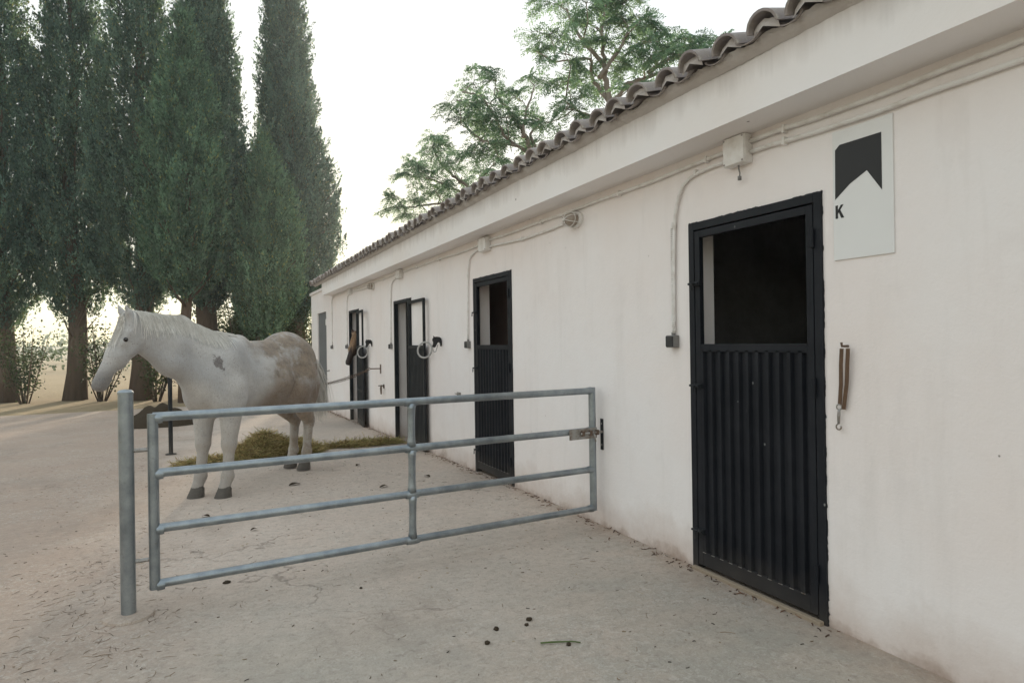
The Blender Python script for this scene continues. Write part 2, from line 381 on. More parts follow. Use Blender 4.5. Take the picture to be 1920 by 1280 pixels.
    M['whitehair'] = hair('white_hair', (.76, .74, .70), (.60, .57, .52))
    M['flaxen'] = hair('flaxen_hair', (.62, .45, .31), (.45, .30, .19))
    t = NT('hoof'); M['hoof'] = t.fin(t.mix(t.noise(12, 5, .6, t.co((1, 1, 4))), (.075, .068, .06), (.13, .115, .10)), .7, 0, .2)
    t = NT('eye'); M['eye'] = t.fin((.012, .008, .006), .08, 0, .6)
mats()

# ------------------------------------------------------------------ ground
def sheet(name, xs, ys, off, mat):
    X, Y = np.meshgrid(xs, ys, indexing='ij'); Zz = gz(Y)+off
    V = np.stack([X, Y, Zz], -1).reshape(-1, 3); nx, ny = len(xs), len(ys)
    I = np.arange(nx*ny).reshape(nx, ny)
    Q = np.stack([I[:-1, :-1], I[1:, :-1], I[1:, 1:], I[:-1, 1:]], -1).reshape(-1, 4)
    return fast_mesh(name, V, Q, mat)
o = sheet('yard', np.linspace(-9, 4, 14), np.array([-6, -2, 2, 5.5, 8, 12, 16, 19.5, 21.0]), 0, M['concrete']); tag(o, kind='structure')
o = sheet('ground', np.array([-260, -200, -40, -9, 4.4, 40, 200, 260.]), np.array([-120, -80, -40, -6, 5.5, 12, 19.5, 40, 120, 230, 280.]), -.05, M['soil'])
for v in o.data.vertices:                       # the fields rise a little all round
    e = max((abs(v.co.x)-200)/60, (v.co.y-230)/50, (-80-v.co.y)/40, 0); v.co.z += 2.6*e; tag(o, kind='structure')

# ------------------------------------------------------------------ stable building
BLD = empty('stable_building', (0, 0, 0))
tag(BLD, 'long low whitewashed stable with clay tile eave and dark steel stall doors', 'stable')
Y0, Y1, YE, TOP = -2.0, 17.2, 19.6, 3.0
OPEN = [(2.288, 3.288, 2.25), (6.0, 7.03, 2.24), (9.56, 10.54, 2.195), (13.24, 14.20, 2.215), (17.10, 18.50, 2.355)]
mb = MB(); y = Y0
for (a, b, zt) in OPEN:
    mb.box((0, y, -.5), (.2, a, TOP))
    mb.box((0, a, zt), (.2, b, TOP if a < 17 else 2.93)); y = b
mb.box((0, y, -.5), (.2, YE, 2.93))
mb.box((0, 17.10, 2.93), (.2, Y1, TOP))
mb.build('front_wall', M['plaster'], BLD)
mb = MB(); mb.box((3.8, Y0, -.5), (4.0, YE, 3.9)).build('rear_wall', M['stall'], BLD)
for (ya, yb, zt) in ((Y0, Y0+.2, None), (YE-.2, YE, 2.93)):
    mb = MB()
    if zt: mb.box((.2, ya, -.5), (3.8, yb, zt))
    else:
        pr = [(.2, -.5), (3.8, -.5), (3.8, 3.95), (.2, 3.05)]
        mb.add([(x, ya, z) for x, z in pr]+[(x, yb, z) for x, z in pr], [(0, 1, 2, 3), (7, 6, 5, 4), (0, 4, 5, 1), (1, 5, 6, 2), (2, 6, 7, 3), (3, 7, 4, 0)])
    mb.build('end_wall', M['plaster'], BLD)
for yp in (4.6, 8.3, 11.9, 15.6, 17.0):
    MB().box((.2, yp, -.5), (3.8, yp+.1, 2.71)).build('stall_partition', M['stall'], BLD)
MB().box((.62, 5.2, -.3), (.67, 8.25, 2.4)).build('board_screen', M['stallback'], BLD)
MB().box((.2, Y0+.2, 2.71), (3.8, YE-.2, 2.85)).build('ceiling', M['stall'], BLD)
MB().box((-.04, Y1, 2.93), (4.02, YE+.05, 3.0)).build('coping', M['eave'], BLD)
# eave band (concrete beam that overhangs the wall)
mb = MB(); n = 60; ys = np.linspace(Y0, 16.2, n+1)
V = []; F = []
for i, yy in enumerate(ys):
    j = .004*math.sin(yy*3.1)+.004*math.sin(yy*7.7+1)
    V += [(-.25+j, yy, 2.70+.5*j), (-.25+j*.6, yy, 2.995), (.0, yy, 2.995), (.0, yy, 2.692)]
for i in range(n):
    b = 4*i
    for k in range(4): F.append((b+k, b+4+k, b+4+(k+1) % 4, b+(k+1) % 4))
F.append((0, 1, 2, 3)); F.append((4*n+3, 4*n+2, 4*n+1, 4*n))
mb.add(V, F); mb.build('eave_band', M['eave'], BLD, auto=40)
mb = MB(); mb.box((-.03, 16.2, 2.86), (.0, Y1, 2.995)).build('eave_band', M['eave'], BLD)

# roof: a field of tiles up the slope, with the eave course laid tile by tile
SL = math.atan(.25); PITCH = .247
ys = np.arange(Y0*40, Y1*40+1)/40.0; xs = np.array([-.02, .4, .82, 1.25, 1.7, 2.4, 3.2, 4.15])
X, Y = np.meshgrid(xs, ys, indexing='ij')
Zf = 3.055+.25*(X+.3)+.045*np.cos(2*math.pi*(Y-2.33)/PITCH)
V = np.stack([X, Y, Zf], -1).reshape(-1, 3); I = np.arange(X.size).reshape(X.shape)
Q = np.stack([I[:-1, :-1], I[1:, :-1], I[1:, 1:], I[:-1, 1:]], -1).reshape(-1, 4)
ROOF = fast_mesh('roof', V, Q, M['tile'], BLD, smooth=True)
def tile_mesh(name, r0, r1, L, up):
    V = []; n = 10; m = 3; th = .014
    for s in range(m+1):
        t = s/m; r = r0+(r1-r0)*t
        for lay in (0, 1):
            rr = r-lay*th
            for k in range(n+1):
                a = math.pi*(k/n)
                V.append((L*t, rr*math.cos(a), (1 if up else -1)*rr*math.sin(a)*(.90 if up else .42)))
    W = 2*(n+1); F = []
    for s in range(m):
        for k in range(n):
            for lay in (0, 1):
                b = s*W+lay*(n+1)+k; q = (b, b+1, b+W+1, b+W)
                F.append(q if lay == 0 else q[::-1])
        for k in (0, n):
            b = s*W+k; F.append((b, b+W, b+W+n+1, b+n+1))
    for s in (0, m):
        for k in range(n):
            b = s*W+k; q = (b, b+n+1, b+n+2, b+1); F.append(q)
    me = bpy.data.meshes.new(name); me.from_pydata(V, [], F); me.update()
    bm = bmesh.new(); bm.from_mesh(me); bmesh.ops.recalc_face_normals(bm, faces=bm.faces); bm.to_mesh(me); bm.free()
    me.materials.append(M['tile']); me.polygons.foreach_set('use_smooth', [True]*len(me.polygons)); me.set_sharp_from_angle(angle=R(45))
    return me
cover = tile_mesh('tile', .096, .078, .43, True); chan = tile_mesh('tile', .078, .094, .43, False)
rt = random.Random(3); plugs = MB()
k0 = int(math.floor((Y0-2.33)/PITCH)); yy = 2.33+k0*PITCH
while yy < Y1:
    j = lambda a: rt.uniform(-a, a)
    if yy > Y0+.05:
        o = bpy.data.objects.new('tile', cover); COL.objects.link(o); o.parent = ROOF
        fx = -.385+j(.022)
        o.location = (fx, yy+j(.012), 3.040+.25*(fx+.385)+j(.008)); o.rotation_euler = (j(.05), -SL+j(.03), j(.045))
        o.scale = (1, 1+j(.05), 1+j(.07))
        # mortar plug that closes the end of the cover
        P = [(0, 0)]; n = 12
        for k in range(n+1):
            a = math.pi*k/n; rr = .086*(1+rt.uniform(-.07, .02)); P.append((rr*math.cos(a), rr*math.sin(a)*.9))
        V = [(fx+.030+rt.uniform(-.008, .008), yy+p[0], 3.025+p[1]) for p in P]
        V[0] = (fx+.012, yy, 3.060)
        plugs = MB(); plugs.add(V, [(0, i+1, i) for i in range(1, n+1)]); plugs.build('mortar_plug', M['mortar'], ROOF, smooth=True)
    o = bpy.data.objects.new('tile', chan); COL.objects.link(o); o.parent = ROOF
    fx = -.345+j(.018)
    o.location = (fx, yy+PITCH/2+j(.012), 3.052+j(.006)); o.rotation_euler = (j(.05), -SL+j(.02), j(.04)); o.scale = (1, 1+j(.05), 1+j(.06))
    yy += PITCH
# lumpy mortar bed between eave band and tiles
mb = MB(); n = 900; ys = np.linspace(Y0+.02, Y1-.02, n); V = []; F = []
for i, yv in enumerate(ys):
    w1 = .5+.5*math.cos(2*math.pi*(yv-2.33)/PITCH)
    a = rt.uniform(-.008, .008); b = rt.uniform(-.010, .010); c = rt.uniform(-.012, .012)
    V += [(-.252, yv, 2.985+.3*b), (-.270+.4*c, yv, 3.000+.4*b), (-.318+.5*a, yv, 3.022+.022*w1+.5*b), (-.20, yv, 3.030+.035*w1)]
for i in range(n-1):
    for k in range(3): F.append((4*i+k, 4*i+4+k, 4*i+5+k, 4*i+1+k))
mb.add(V, F); mb.build('mortar_bed', M['mortar'], ROOF, smooth=True)
# squat block with a flat cap standing on the roof near the far end
mb = MB(); mb.box((1.0, 18.3, 2.9), (1.9, 19.2, 3.62)); ch = mb.build('chimney', M['mortar'], ROOF)
MB().box((.9, 18.2, 3.62), (2.0, 19.3, 3.70)).build('chimney_cap', M['mortar'], BLD)

# ------------------------------------------------------------------ stall doors
def leaf_map(hx, hy, phi):
    d = np.array([-math.sin(phi), math.cos(phi)]); nn = np.array([-math.cos(phi), -math.sin(phi)])
    def f(P):
        P = np.asarray(P, float); xy = np.array([hx, hy])+P[:, :1]*d+P[:, 1:2]*nn
        return np.concatenate([xy, P[:, 2:3]], 1)
    return f
def mapped(mb, f):
    mb.v = [f(v) for v in mb.v]; return mb
rd = random.Random(21)
def stall_door(y0, y1, zt, phi, label, leaf_label, latch=True, mat='black'):
    g = float(gz((y0+y1)/2)); fr = .045; m = M[mat]
    mb = MB()                                           # steel frame set in the wall
    mb.box((-.012, y0-.004, g-.05), (.055, y0+fr, zt+.004)); mb.box((-.012, y1-fr, g-.05), (.055, y1+.004, zt+.004))
    mb.box((-.0125, y0+fr, zt-fr), (.055, y1-fr, zt+.0045))
    D = lab(mb.build('door', m, BLD, bevel=.003), label)
    # ragged brushed paint round the frame
    mb = MB()
    def rag(p0, p1, nx):
        L = math.hypot(p1[0]-p0[0], p1[1]-p0[1]); n = int(L/.008); V = []; w = .010
        for i in range(n+1):
            t = i/n; w = min(.010, max(.001, w+rd.uniform(-.0035, .0035)))
            if rd.random() < .05: w = rd.uniform(.001, .015)
            yv = p0[0]+(p1[0]-p0[0])*t; zv = p0[1]+(p1[1]-p0[1])*t
            V += [(-.0025, yv-nx[0]*.004, zv-nx[1]*.004), (-.0025, yv+nx[0]*w, zv+nx[1]*w)]
        mb.add(V, [(2*i, 2*i+1, 2*i+3, 2*i+2) for i in range(n)])
    rag((y0, g), (y0, zt+.012), (-1, 0)); rag((y1, g), (y1, zt+.012), (1, 0)); rag((y0-.008, zt), (y1+.008, zt), (0, 1))
    mb.build('paint_edge', M['ragged'], D)
    # leaf
    W = y1-y0-2*fr-.012; hz0 = g+.035; hz1 = zt-fr-.008; t0, t1 = 0, .034; s = .045; zr = 1.415
    f = leaf_map(.024 if phi < .01 else -.050, y0+fr+.006, phi)
    mb = MB()
    mb.box((0, t0, hz0), (s, t1, hz1)); mb.box((W-s, t0, hz0), (W, t1, hz1))
    mb.box((s, t0+.001, hz1-s), (W-s, t1-.001, hz1)); mb.box((s, t0+.001, hz0), (W-s, t1-.001, hz0+.09))
    mb.box((s, t0+.001, zr), (W-s, t1-.001, zr+.05)); mb.box((s, t0-.002, .70+g), (W-s, t0+.010, .745+g))
    lf = mapped(mb, f).build('door_leaf', m, D, bevel=.003)
    if leaf_label: lab(lf, leaf_label)
    # corrugated sheet
    mb = MB(); n = 11; p = (W-2*s+.02)/n; prof = []
    u = s-.01
    for i in range(n):
        prof += [(u, .012), (u+.50*p, .012), (u+.60*p, .033), (u+.90*p, .033)]; u += p
    prof.append((u, .012))
    V = []; zA, zB = hz0+.085, zr+.012
    for (a, b) in prof: V += [(a, b, zA), (a, b, zB), (a, b-.002, zA), (a, b-.002, zB)]
    F = []
    for i in range(len(prof)-1):
        q = 4*i; F += [(q, q+4, q+5, q+1), (q+2, q+3, q+7, q+6), (q, q+2, q+6, q+4), (q+1, q+5, q+7, q+3)]
    mb.add(V, F); mapped(mb, f).build('corrugated_panel', m, D)
    mb = MB(); mb.tube([(a, b+.003, zA+.002) for a, b in prof], .0022, 5); mapped(mb, f).build('panel_edge', M['steel'], D)
    # hinges, bolts
    for zh in (hz1-.18, (hz0+hz1)/2+.12, hz0+.22):
        mb = MB(); mb.lathe([(.011, -.05), (.011, .05)], 10, Matrix.Translation((-.022, y0+fr+.002, zh))).build('hinge', m, D, smooth=False)
    if latch:
        for zh in (hz1-.34, zr-.22, hz0+.22):
            mb = MB(); mb.box((W-.060, t1+.002, zh-.014), (W+.012, t1+.018, zh+.014)); mb.tube([(W-.05, t1+.022, zh), (W+.038, t1+.022, zh)], .0075, 8)
            mb.tube([(W-.02, t1+.022, zh), (W-.02, t1+.045, zh-.002), (W-.02, t1+.048, zh-.045)], .006, 8)
            mapped(mb, f).build('bolt', M['charcoal'], D)
    return D
stall_door(*OPEN[0], 0, 'black steel stall door nearest the camera with open upper half', None)
stall_door(*OPEN[1], 0, 'closed black stall door behind the free end of the gate', None)
stall_door(*OPEN[2], R(178), 'stall doorway with its door swung back against the wall', 'black half barred door leaf folded back onto the wall', False, 'charcoal')
stall_door(*OPEN[3], R(175), 'stall doorway the brown horse looks out of', 'black door leaf folded back beside the brown horse', False, 'charcoal')
# flat grey door at the far end
y0, y1, zt = OPEN[4]; g = float(gz(17.8))
D = lab(MB().box((.03, y0+.004, g-.02), (.075, y1-.004, zt-.004)).build('door', M['greydoor'], BLD, bevel=.004), 'plain grey metal door at the far end of the stable')
MB().box((.012, y0+.06, 1.0), (.03, y0+.09, 1.16)).build('door_handle', M['steel'], D)
MB().box((.018, y0+.08, 2.0), (.03, y0+.24, 2.16)).build('door_notice', M['pvc'], D)
# threshold strip of door A
MB().box((-.045, 2.30, -.02), (-.013, 3.27, .022)).build('threshold', M['wood'], BLD, bevel=.004)

# things on a shelf in the dim nearest stall
sh = tag(MB().box((2.2, 3.2, 1.18), (2.5, 4.58, 1.21)).build('shelf', M['wood'], None), 'dim shelf inside the nearest stall behind the open door top', 'shelf')
for yv in (3.4, 4.4): MB().box((2.24, yv, .98), (2.27, yv+.03, 1.18)).build('bracket', M['rust'], sh)
jg = tag(MB().lathe([(.07, 0), (.085, .03), (.085, .22), (.05, .30), (.028, .33), (.028, .40), (.035, .42)], 16, Matrix.Translation((2.34, 3.72, 1.212))).build('jug', M['greypl'], None, auto=40), 'dark jug on the shelf inside the nearest stall', 'jug')
MB().tube([(2.34, 3.80, 1.53), (2.34, 3.86, 1.52), (2.34, 3.87, 1.44), (2.34, 3.81, 1.40)], .010, 8).build('handle', M['greypl'], jg, smooth=True)
bx = tag(MB().box((2.26, 4.02, 1.212), (2.42, 4.20, 1.34)).build('tin_box', M['greydoor'], None, bevel=.006), 'small tin on the shelf inside the nearest stall', 'tin')
MB().box((2.255, 4.015, 1.341), (2.425, 4.205, 1.36)).build('lid', M['greydoor'], bx, bevel=.004)

# ------------------------------------------------------------------ electrics on the wall
def conduit(pts, r, label, name='conduit', clips=(), mat='pvc', corr=None):
    P = [np.array(p, float) for p in pts]
    # gentle resample with a little waviness
    out = [P[0]]
    for a, b in zip(P[:-1], P[1:]):
        n = max(2, int(np.linalg.norm(b-a)/.12))
        for i in range(1, n+1): out.append(a+(b-a)*i/n)
    out = np.array(out); k = np.array([.25, .5, .25])
    for _ in range(3):
        s = out.copy(); s[1:-1] = .25*out[:-2]+.5*out[1:-1]+.25*out[2:]; out = s
    wv = np.arange(len(out)); out[1:-1, 2] += .003*np.sin(wv[1:-1]*.7)+.0015*np.sin(wv[1:-1]*1.9)
    mb = MB(); mb.tube(out, r, 8); o = mb.build(name, M[mat], None, smooth=True); tag(o, label, 'conduit', 'conduits along the wall')
    if corr:
        mb = MB(); n = int((corr[1]-corr[0])/.013)
        for i in range(n): mb.torus((corr[2], corr[3], corr[0]+.013*i), (0, 0, 1), r+.001, .004, 10, 5)
        mb.build('corrugated_sleeve', M[mat], o, smooth=True)
    for c in clips:
        MB().box((c[0]-r-.004, c[1]-.008, c[2]-r-.008), (c[0]+r+.002, c[1]+.008, c[2]+r+.008)).build('clip', M[mat], o)
    return o
X = -.018
conduit([(X, Y0, 2.66), (X, 2.1, 2.635), (X, 2.745, 2.645)], .014, 'upper white conduit running right from the large junction box', clips=[(X, 2.5, 2.64)])
conduit([(X, Y0, 2.57), (X, 2.15, 2.562), (X, 2.745, 2.582)], .013, 'lower white conduit running right from the large junction box', clips=[(X, 2.5, 2.575)])
conduit([(X, 2.915, 2.632), (X, 3.645, 2.622), (X, 4.36, 2.62), (X, 4.96, 2.622), (X, 5.7, 2.622), (X, 6.50, 2.632)], .013, 'white conduit from the large box along the top of the blank wall', clips=[(X, 3.1, 2.63), (X, 4.05, 2.62), (X, 5.3, 2.62)])
conduit([(X, 2.915, 2.575), (X, 3.24, 2.572), (X, 3.33, 2.54), (X, 3.40, 2.42), (X, 3.425, 2.28), (X, 3.441, 1.54)], .011, 'ribbed conduit dropping to the switch left of the nearest door', clips=[(X, 3.2, 2.572), (X, 3.427, 2.27), (X, 3.442, 1.64)], corr=(1.56, 2.27, X, 3.440))
conduit([(X, 4.84, 2.53), (X, 5.2, 2.515), (X, 5.67, 2.518), (X, 6.0, 2.535), (X, 6.51, 2.555)], .012, 'wavy conduit linking the caged lamp to the second junction box', clips=[(X, 5.7, 2.52)])
conduit([(X, 6.74, 2.612), (X, 7.3, 2.602), (X, 7.84, 2.622), (X, 9.0, 2.628), (X, 9.96, 2.635)], .012, 'white conduit between the second and third junction boxes', clips=[(X, 8.2, 2.62), (X, 9.2, 2.628)])
conduit([(X, 6.74, 2.565), (X, 7.0, 2.562), (X, 7.13, 2.50), (X, 7.165, 2.38), (X, 7.199, 1.52)], .011, 'white conduit dropping to the switch beside the closed middle door', clips=[(X, 7.17, 2.3), (X, 7.195, 1.65)])
conduit([(X, 10.2, 2.632), (X, 11.9, 2.638), (X, 13.75, 2.655)], .012, 'upper conduit between the third and the farthest junction box', clips=[(X, 11.2, 2.635)])
conduit([(X, 10.2, 2.58), (X, 10.5, 2.575), (X, 10.63, 2.51), (X, 10.68, 2.38), (X, 10.715, 1.50)], .011, 'white conduit dropping to the switch left of the empty doorway', clips=[(X, 10.69, 2.2)])
conduit([(X, 12.1, 2.565), (X, 13.0, 2.59), (X, 13.8, 2.61)], .012, 'conduit linking the far lamp to the farthest box')
conduit([(X, 14.06, 2.655), (X, 15.2, 2.672), (X, 16.1, 2.665), (X, 16.17, 2.60), (X, 16.19, 2.4), (X, 16.19, 1.48)], .012, 'last conduit dropping to the farthest switch near the grey door')
conduit([(X, 14.02, 2.60), (X, 14.2, 2.59), (X, 14.32, 2.52), (X, 14.36, 2.4), (X, 14.372, 1.49)], .011, 'white conduit dropping to the switch left of the brown horse')
def jbox(y, z, wy, hz, label):
    o = tag(MB().box((-.062, y-wy, z-hz), (-.001, y+wy, z+hz)).build('junction_box', M['pvc'], None, bevel=.006), label, 'junction box', 'junction boxes under the eave')
    MB().box((-.069, y-wy+.004, z-hz+.004), (-.0625, y+wy-.004, z+hz-.004)).build('lid', M['pvc'], o, bevel=.003)
    mb = MB()
    for s in (-1, 1):
        for q in (-1, 1): mb.lathe([(.006, 0), (.005, .004)], 8, Matrix.Translation((-.069, y+s*(wy-.014), z+q*(hz-.014))) @ Matrix.Rotation(-R(90), 4, 'Y'))
    mb.build('screw', M['steel'], o)
    return o
jb = jbox(2.83, 2.607, .085, .085, 'large white junction box above and left of the nearest door')
jbox(6.62, 2.592, .11, .075, 'white junction box above the closed middle door'); jbox(10.08, 2.612, .11, .07, 'white junction box above the empty doorway'); jbox(13.92, 2.635, .11, .07, 'farthest white junction box above the brown horse')
mb = MB(); mb.tube([(-.03, 2.825, 2.53), (-.032, 2.822, 2.50), (-.028, 2.818, 2.475), (-.034, 2.815, 2.452)], [.006, .005, .004, .004], 7); mb.tube([(-.034, 2.815, 2.455), (-.034, 2.815, 2.432)], .011, 8)
mb.build('cable_tail', M['greypl'], jb, smooth=True)
def switch(y, z, label):
    o = tag(MB().box((-.050, y-.042, z-.042), (-.001, y+.042, z+.042)).build('light_switch', M['greypl'], None, bevel=.006), label, 'switch', 'switches beside the doors')
    MB().box((-.058, y-.036, z-.036), (-.0505, y+.036, z+.036)).build('rocker', M['darkpl'], o, bevel=.004)
    mb = MB(); mb.lathe([(.013, 0), (.013, .02)], 8, Matrix.Translation((-.018, y, z+.041))).build('gland', M['greypl'], o)
for y, z, l in ((3.446, 1.484, 'dark switch box left of the nearest door'), (7.19, 1.469, 'small switch box left of the closed middle door'), (10.71, 1.445, 'small switch box left of the empty doorway'),
                (14.372, 1.437, 'small switch box left of the brown horse'), (16.19, 1.425, 'farthest small switch box, between the grey door and the next switch')): switch(y, z, l)
def bulkhead(y, z, label):
    T = Matrix.Translation((0, y, z)) @ Matrix.Rotation(-R(90), 4, 'Y') @ Matrix.Diagonal((.88, 1.40, 1.1, 1))
    root = tag(MB().lathe([(.080, .001), (.080, .022), (.070, .030)], 24, T).build('bulkhead_lamp', M['pvc'], None, auto=40), label, 'lamp', 'caged lamps under the eave')
    MB().lathe([(.062, .030), (.062, .060), (.052, .085), (.030, .100), (.004, .104)], 20, T).build('glass', M['lampglass'], root, smooth=True)
    mb = MB()
    for a in (0, 60, 120):
        c, s = math.cos(R(a)), math.sin(R(a)); pts = []
        for u in np.linspace(-1, 1, 13):
            r = .074*u; h = .030+.085*math.sqrt(max(0, 1-abs(u)**3)); pts.append(T @ Vector((r*c, r*s, h)))
        mb.tube(pts, .0032, 6)
    pts = [T @ Vector((.070*math.cos(t), .070*math.sin(t), .066)) for t in np.linspace(0, 2*math.pi, 25)]; mb.tube(pts, .0032, 6)
    mb.build('guard_cage', M['pvc'], root, smooth=True)
bulkhead(4.70, 2.532, 'caged oval wall lamp above the blank stretch of wall'); bulkhead(11.97, 2.575, 'far caged wall lamp between the two open doorways')

# ------------------------------------------------------------------ name sign and strap at the right edge
sg = tag(MB().box((-.008, 1.90, 1.885), (-.001, 2.216, 2.535)).build('name_sign', M['sign'], None, bevel=.002), 'white name board with black emblem and letter beside the nearest door', 'sign')
pr = [(2.200, 2.440), (2.175, 2.462), (1.955, 2.462), (1.955, 2.190), (2.03, 2.30), (2.12, 2.255), (2.203, 2.192)]
mb = MB(); n = len(pr); V = [(-.0095, a, b) for a, b in pr]+[(-.0082, a, b) for a, b in pr]
mb.add(V, [tuple(range(n-1, -1, -1)), tuple(range(n, 2*n))]+[(i, (i+1) % n, n+(i+1) % n, n+i) for i in range(n)]); mb.build('emblem', M['signblack'], sg)
def letterK(y, z, h):
    mb = MB(); x0, x1 = -.0096, -.0082; w = h*.22
    def poly(ps):
        n = len(ps); mb.add([(x0, y-a*h, z+b*h) for a, b in ps]+[(x1, y-a*h, z+b*h) for a, b in ps], [tuple(range(n)), tuple(range(2*n-1, n-1, -1))]+[(i, n+i, n+(i+1) % n, (i+1) % n) for i in range(n)])
    poly([(0, 0), (.2, 0), (.2, 1), (0, 1)]); poly([(.2, .36), (.2, .62), (.45, 1), (.68, 1)]); poly([(.26, .50), (.38, .66), (.72, 0), (.48, 0)])
    return mb
letterK(2.202, 2.095, .066).build('lettering', M['signblack'], sg)
st = empty('lead_strap', (-.02, 2.16, 1.45)); tag(st, 'brown leather strap with metal snap hanging on the wall by the nearest door', 'strap')
def local(mb, o): mb.v = [v-np.array(o.location) for v in mb.v]; return mb
mb = MB()
for dy, ph in ((0, 0), (-.035, .02)):
    P = [(-.03, 2.165+dy, 1.44), (-.028, 2.172+dy, 1.36), (-.022, 2.178+dy*.9, 1.26), (-.02, 2.188+dy*.6, 1.155-ph)]
    for a, b in zip(P[:-1], P[1:]):
        mb.add([(a[0], a[1]-.010, a[2]), (a[0], a[1]+.010, a[2]), (b[0], b[1]+.010, b[2]), (b[0], b[1]-.010, b[2]), (a[0]+.004, a[1]-.010, a[2]), (a[0]+.004, a[1]+.010, a[2]), (b[0]+.004, b[1]+.010, b[2]), (b[0]+.004, b[1]-.010, b[2])],
               [(0, 1, 2, 3), (7, 6, 5, 4), (0, 4, 5, 1), (1, 5, 6, 2), (2, 6, 7, 3), (3, 7, 4, 0)])
local(mb, st).build('strap_band', M['leather'], st)
mb = MB(); mb.torus((-.02, 2.190, 1.145), (1, .2, 0), .013, .0035, 16, 6); mb.tube([(-.02, 2.190, 1.133), (-.02, 2.193, 1.10), (-.02, 2.194, 1.06)], [.006, .008, .006], 8)
mb.tube([(-.02, 2.194+.014*math.sin(a), 1.045+.014*math.cos(a)) for a in np.linspace(.2, 5.2, 12)], .0035, 6); local(mb, st).build('snap_hook', M['steel'], st, smooth=True)
mb = MB(); mb.tube([(0, 2.15, 1.452), (-.045, 2.15, 1.452), (-.05, 2.15, 1.47)], .006, 8); local(mb, st).build('wall_hook', M['rust'], st)

# ------------------------------------------------------------------ horse-head hooks, hose loops, tie ring, chain
HH = [(.0, .055), (.018, .075), (.010, .095), (.030, .082), (.060, .085), (.095, .080), (.120, .060), (.128, .020), (.126, -.040), (.112, -.045), (.108, -.010), (.092, .012), (.070, .004), (.056, -.018), (.040, -.050), (.026, -.062), (.006, -.058), (-.004, -.044), (.008, -.020), (.012, .010), (.0, .030)]
def head_hook(y, z, label):
    mb = MB(); n = len(HH); q = [(a-.06, b) for a, b in HH]
    V = [(-(.130-a), y-.014, z+b) for a, b in HH]+[(-(.130-a), y+.014, z+b) for a, b in HH]
    mb.add(V, [tuple(range(n-1, -1, -1)), tuple(range(n, 2*n))]+[(i, (i+1) % n, n+(i+1) % n, n+i) for i in range(n)])
    bm = bmesh.new(); o = tag(mb.build('horse_head_hook', M['signblack'], None), label, 'wall hook', 'cast horse head hooks'); bm.from_mesh(o.data); bmesh.ops.triangulate(bm, faces=[f for f in bm.faces if len(f.verts) > 4]); bmesh.ops.recalc_face_normals(bm, faces=bm.faces); bm.to_mesh(o.data); bm.free()
    mb = MB(); mb.tube([(-.055, y, z-.02), (-.07, y, z-.07), (-.085, y, z-.115), (-.11, y, z-.12), (-.12, y, z-.095)], .0055, 7); mb.build('hook', M['steel'], o, smooth=True)
head_hook(8.19, 1.495, 'black horse head hook beside the nearer folded back door leaf'); head_hook(12.12, 1.49, 'black horse head hook beside the brown horse door leaf')
def hose_loop(c, ax, label):
    o = tag(MB().torus(c, ax, .112, .013, 36, 10).build('hose_loop', M['hose'], None, smooth=True), label, 'hose loop', 'hose loops holding the doors back')
hose_loop((-.10, 8.62, 1.40), (-.72, -.66, .22), 'white hose loop round the nearer folded back door leaf'); hose_loop((-.13, 12.36, 1.34), (-.70, -.70, .18), 'white hose loop round the door leaf beside the brown horse')
mb = MB(); mb.box((-.012, 11.25, .70), (-.001, 11.32, .77)); o = tag(mb.build('tie_ring', M['rust'], None, bevel=.002), 'rusty tie ring with snap below the chain bracket', 'tie ring')
mb = MB(); mb.tube([(-.01, 11.285, .745), (-.10, 11.30, .748)], .014, 10); mb.build('pin', M['steel'], o, smooth=True)
mb = MB(); mb.tube([(-.055, 11.27, .76), (-.06, 11.245, .73), (-.06, 11.25, .64), (-.058, 11.262, .60)], .011, 8); mb.tube([(-.05, 11.30, .755), (-.055, 11.325, .70), (-.05, 11.31, .60)], .011, 8); mb.build('shackle', M['rust'], o, smooth=True)
mb = MB(); mb.box((-.010, 7.50, .83), (-.001, 7.62, .87)); o = tag(mb.build('wall_staple', M['steel'], None), 'small metal staple on the wall left of the closed middle door', 'staple')
mb = MB(); mb.tube([(-.008, 7.53, .85), (-.04, 7.53, .855), (-.045, 7.59, .855), (-.008, 7.59, .85)], .006, 8); mb.build('staple_bow', M['steel'], o)
mb = MB(); mb.box((-.006, 16.72, .81), (-.001, 16.80, .85)); o = tag(mb.build('wall_staple', M['steel'], None), 'tiny wall staple right of the far grey door', 'staple')
mb = MB(); mb.tube([(-.004, 16.74, .83), (-.04, 16.74, .83), (-.045, 16.78, .82), (-.02, 16.785, .80)], .007, 7); mb.build('staple_bow', M['rust'], o)
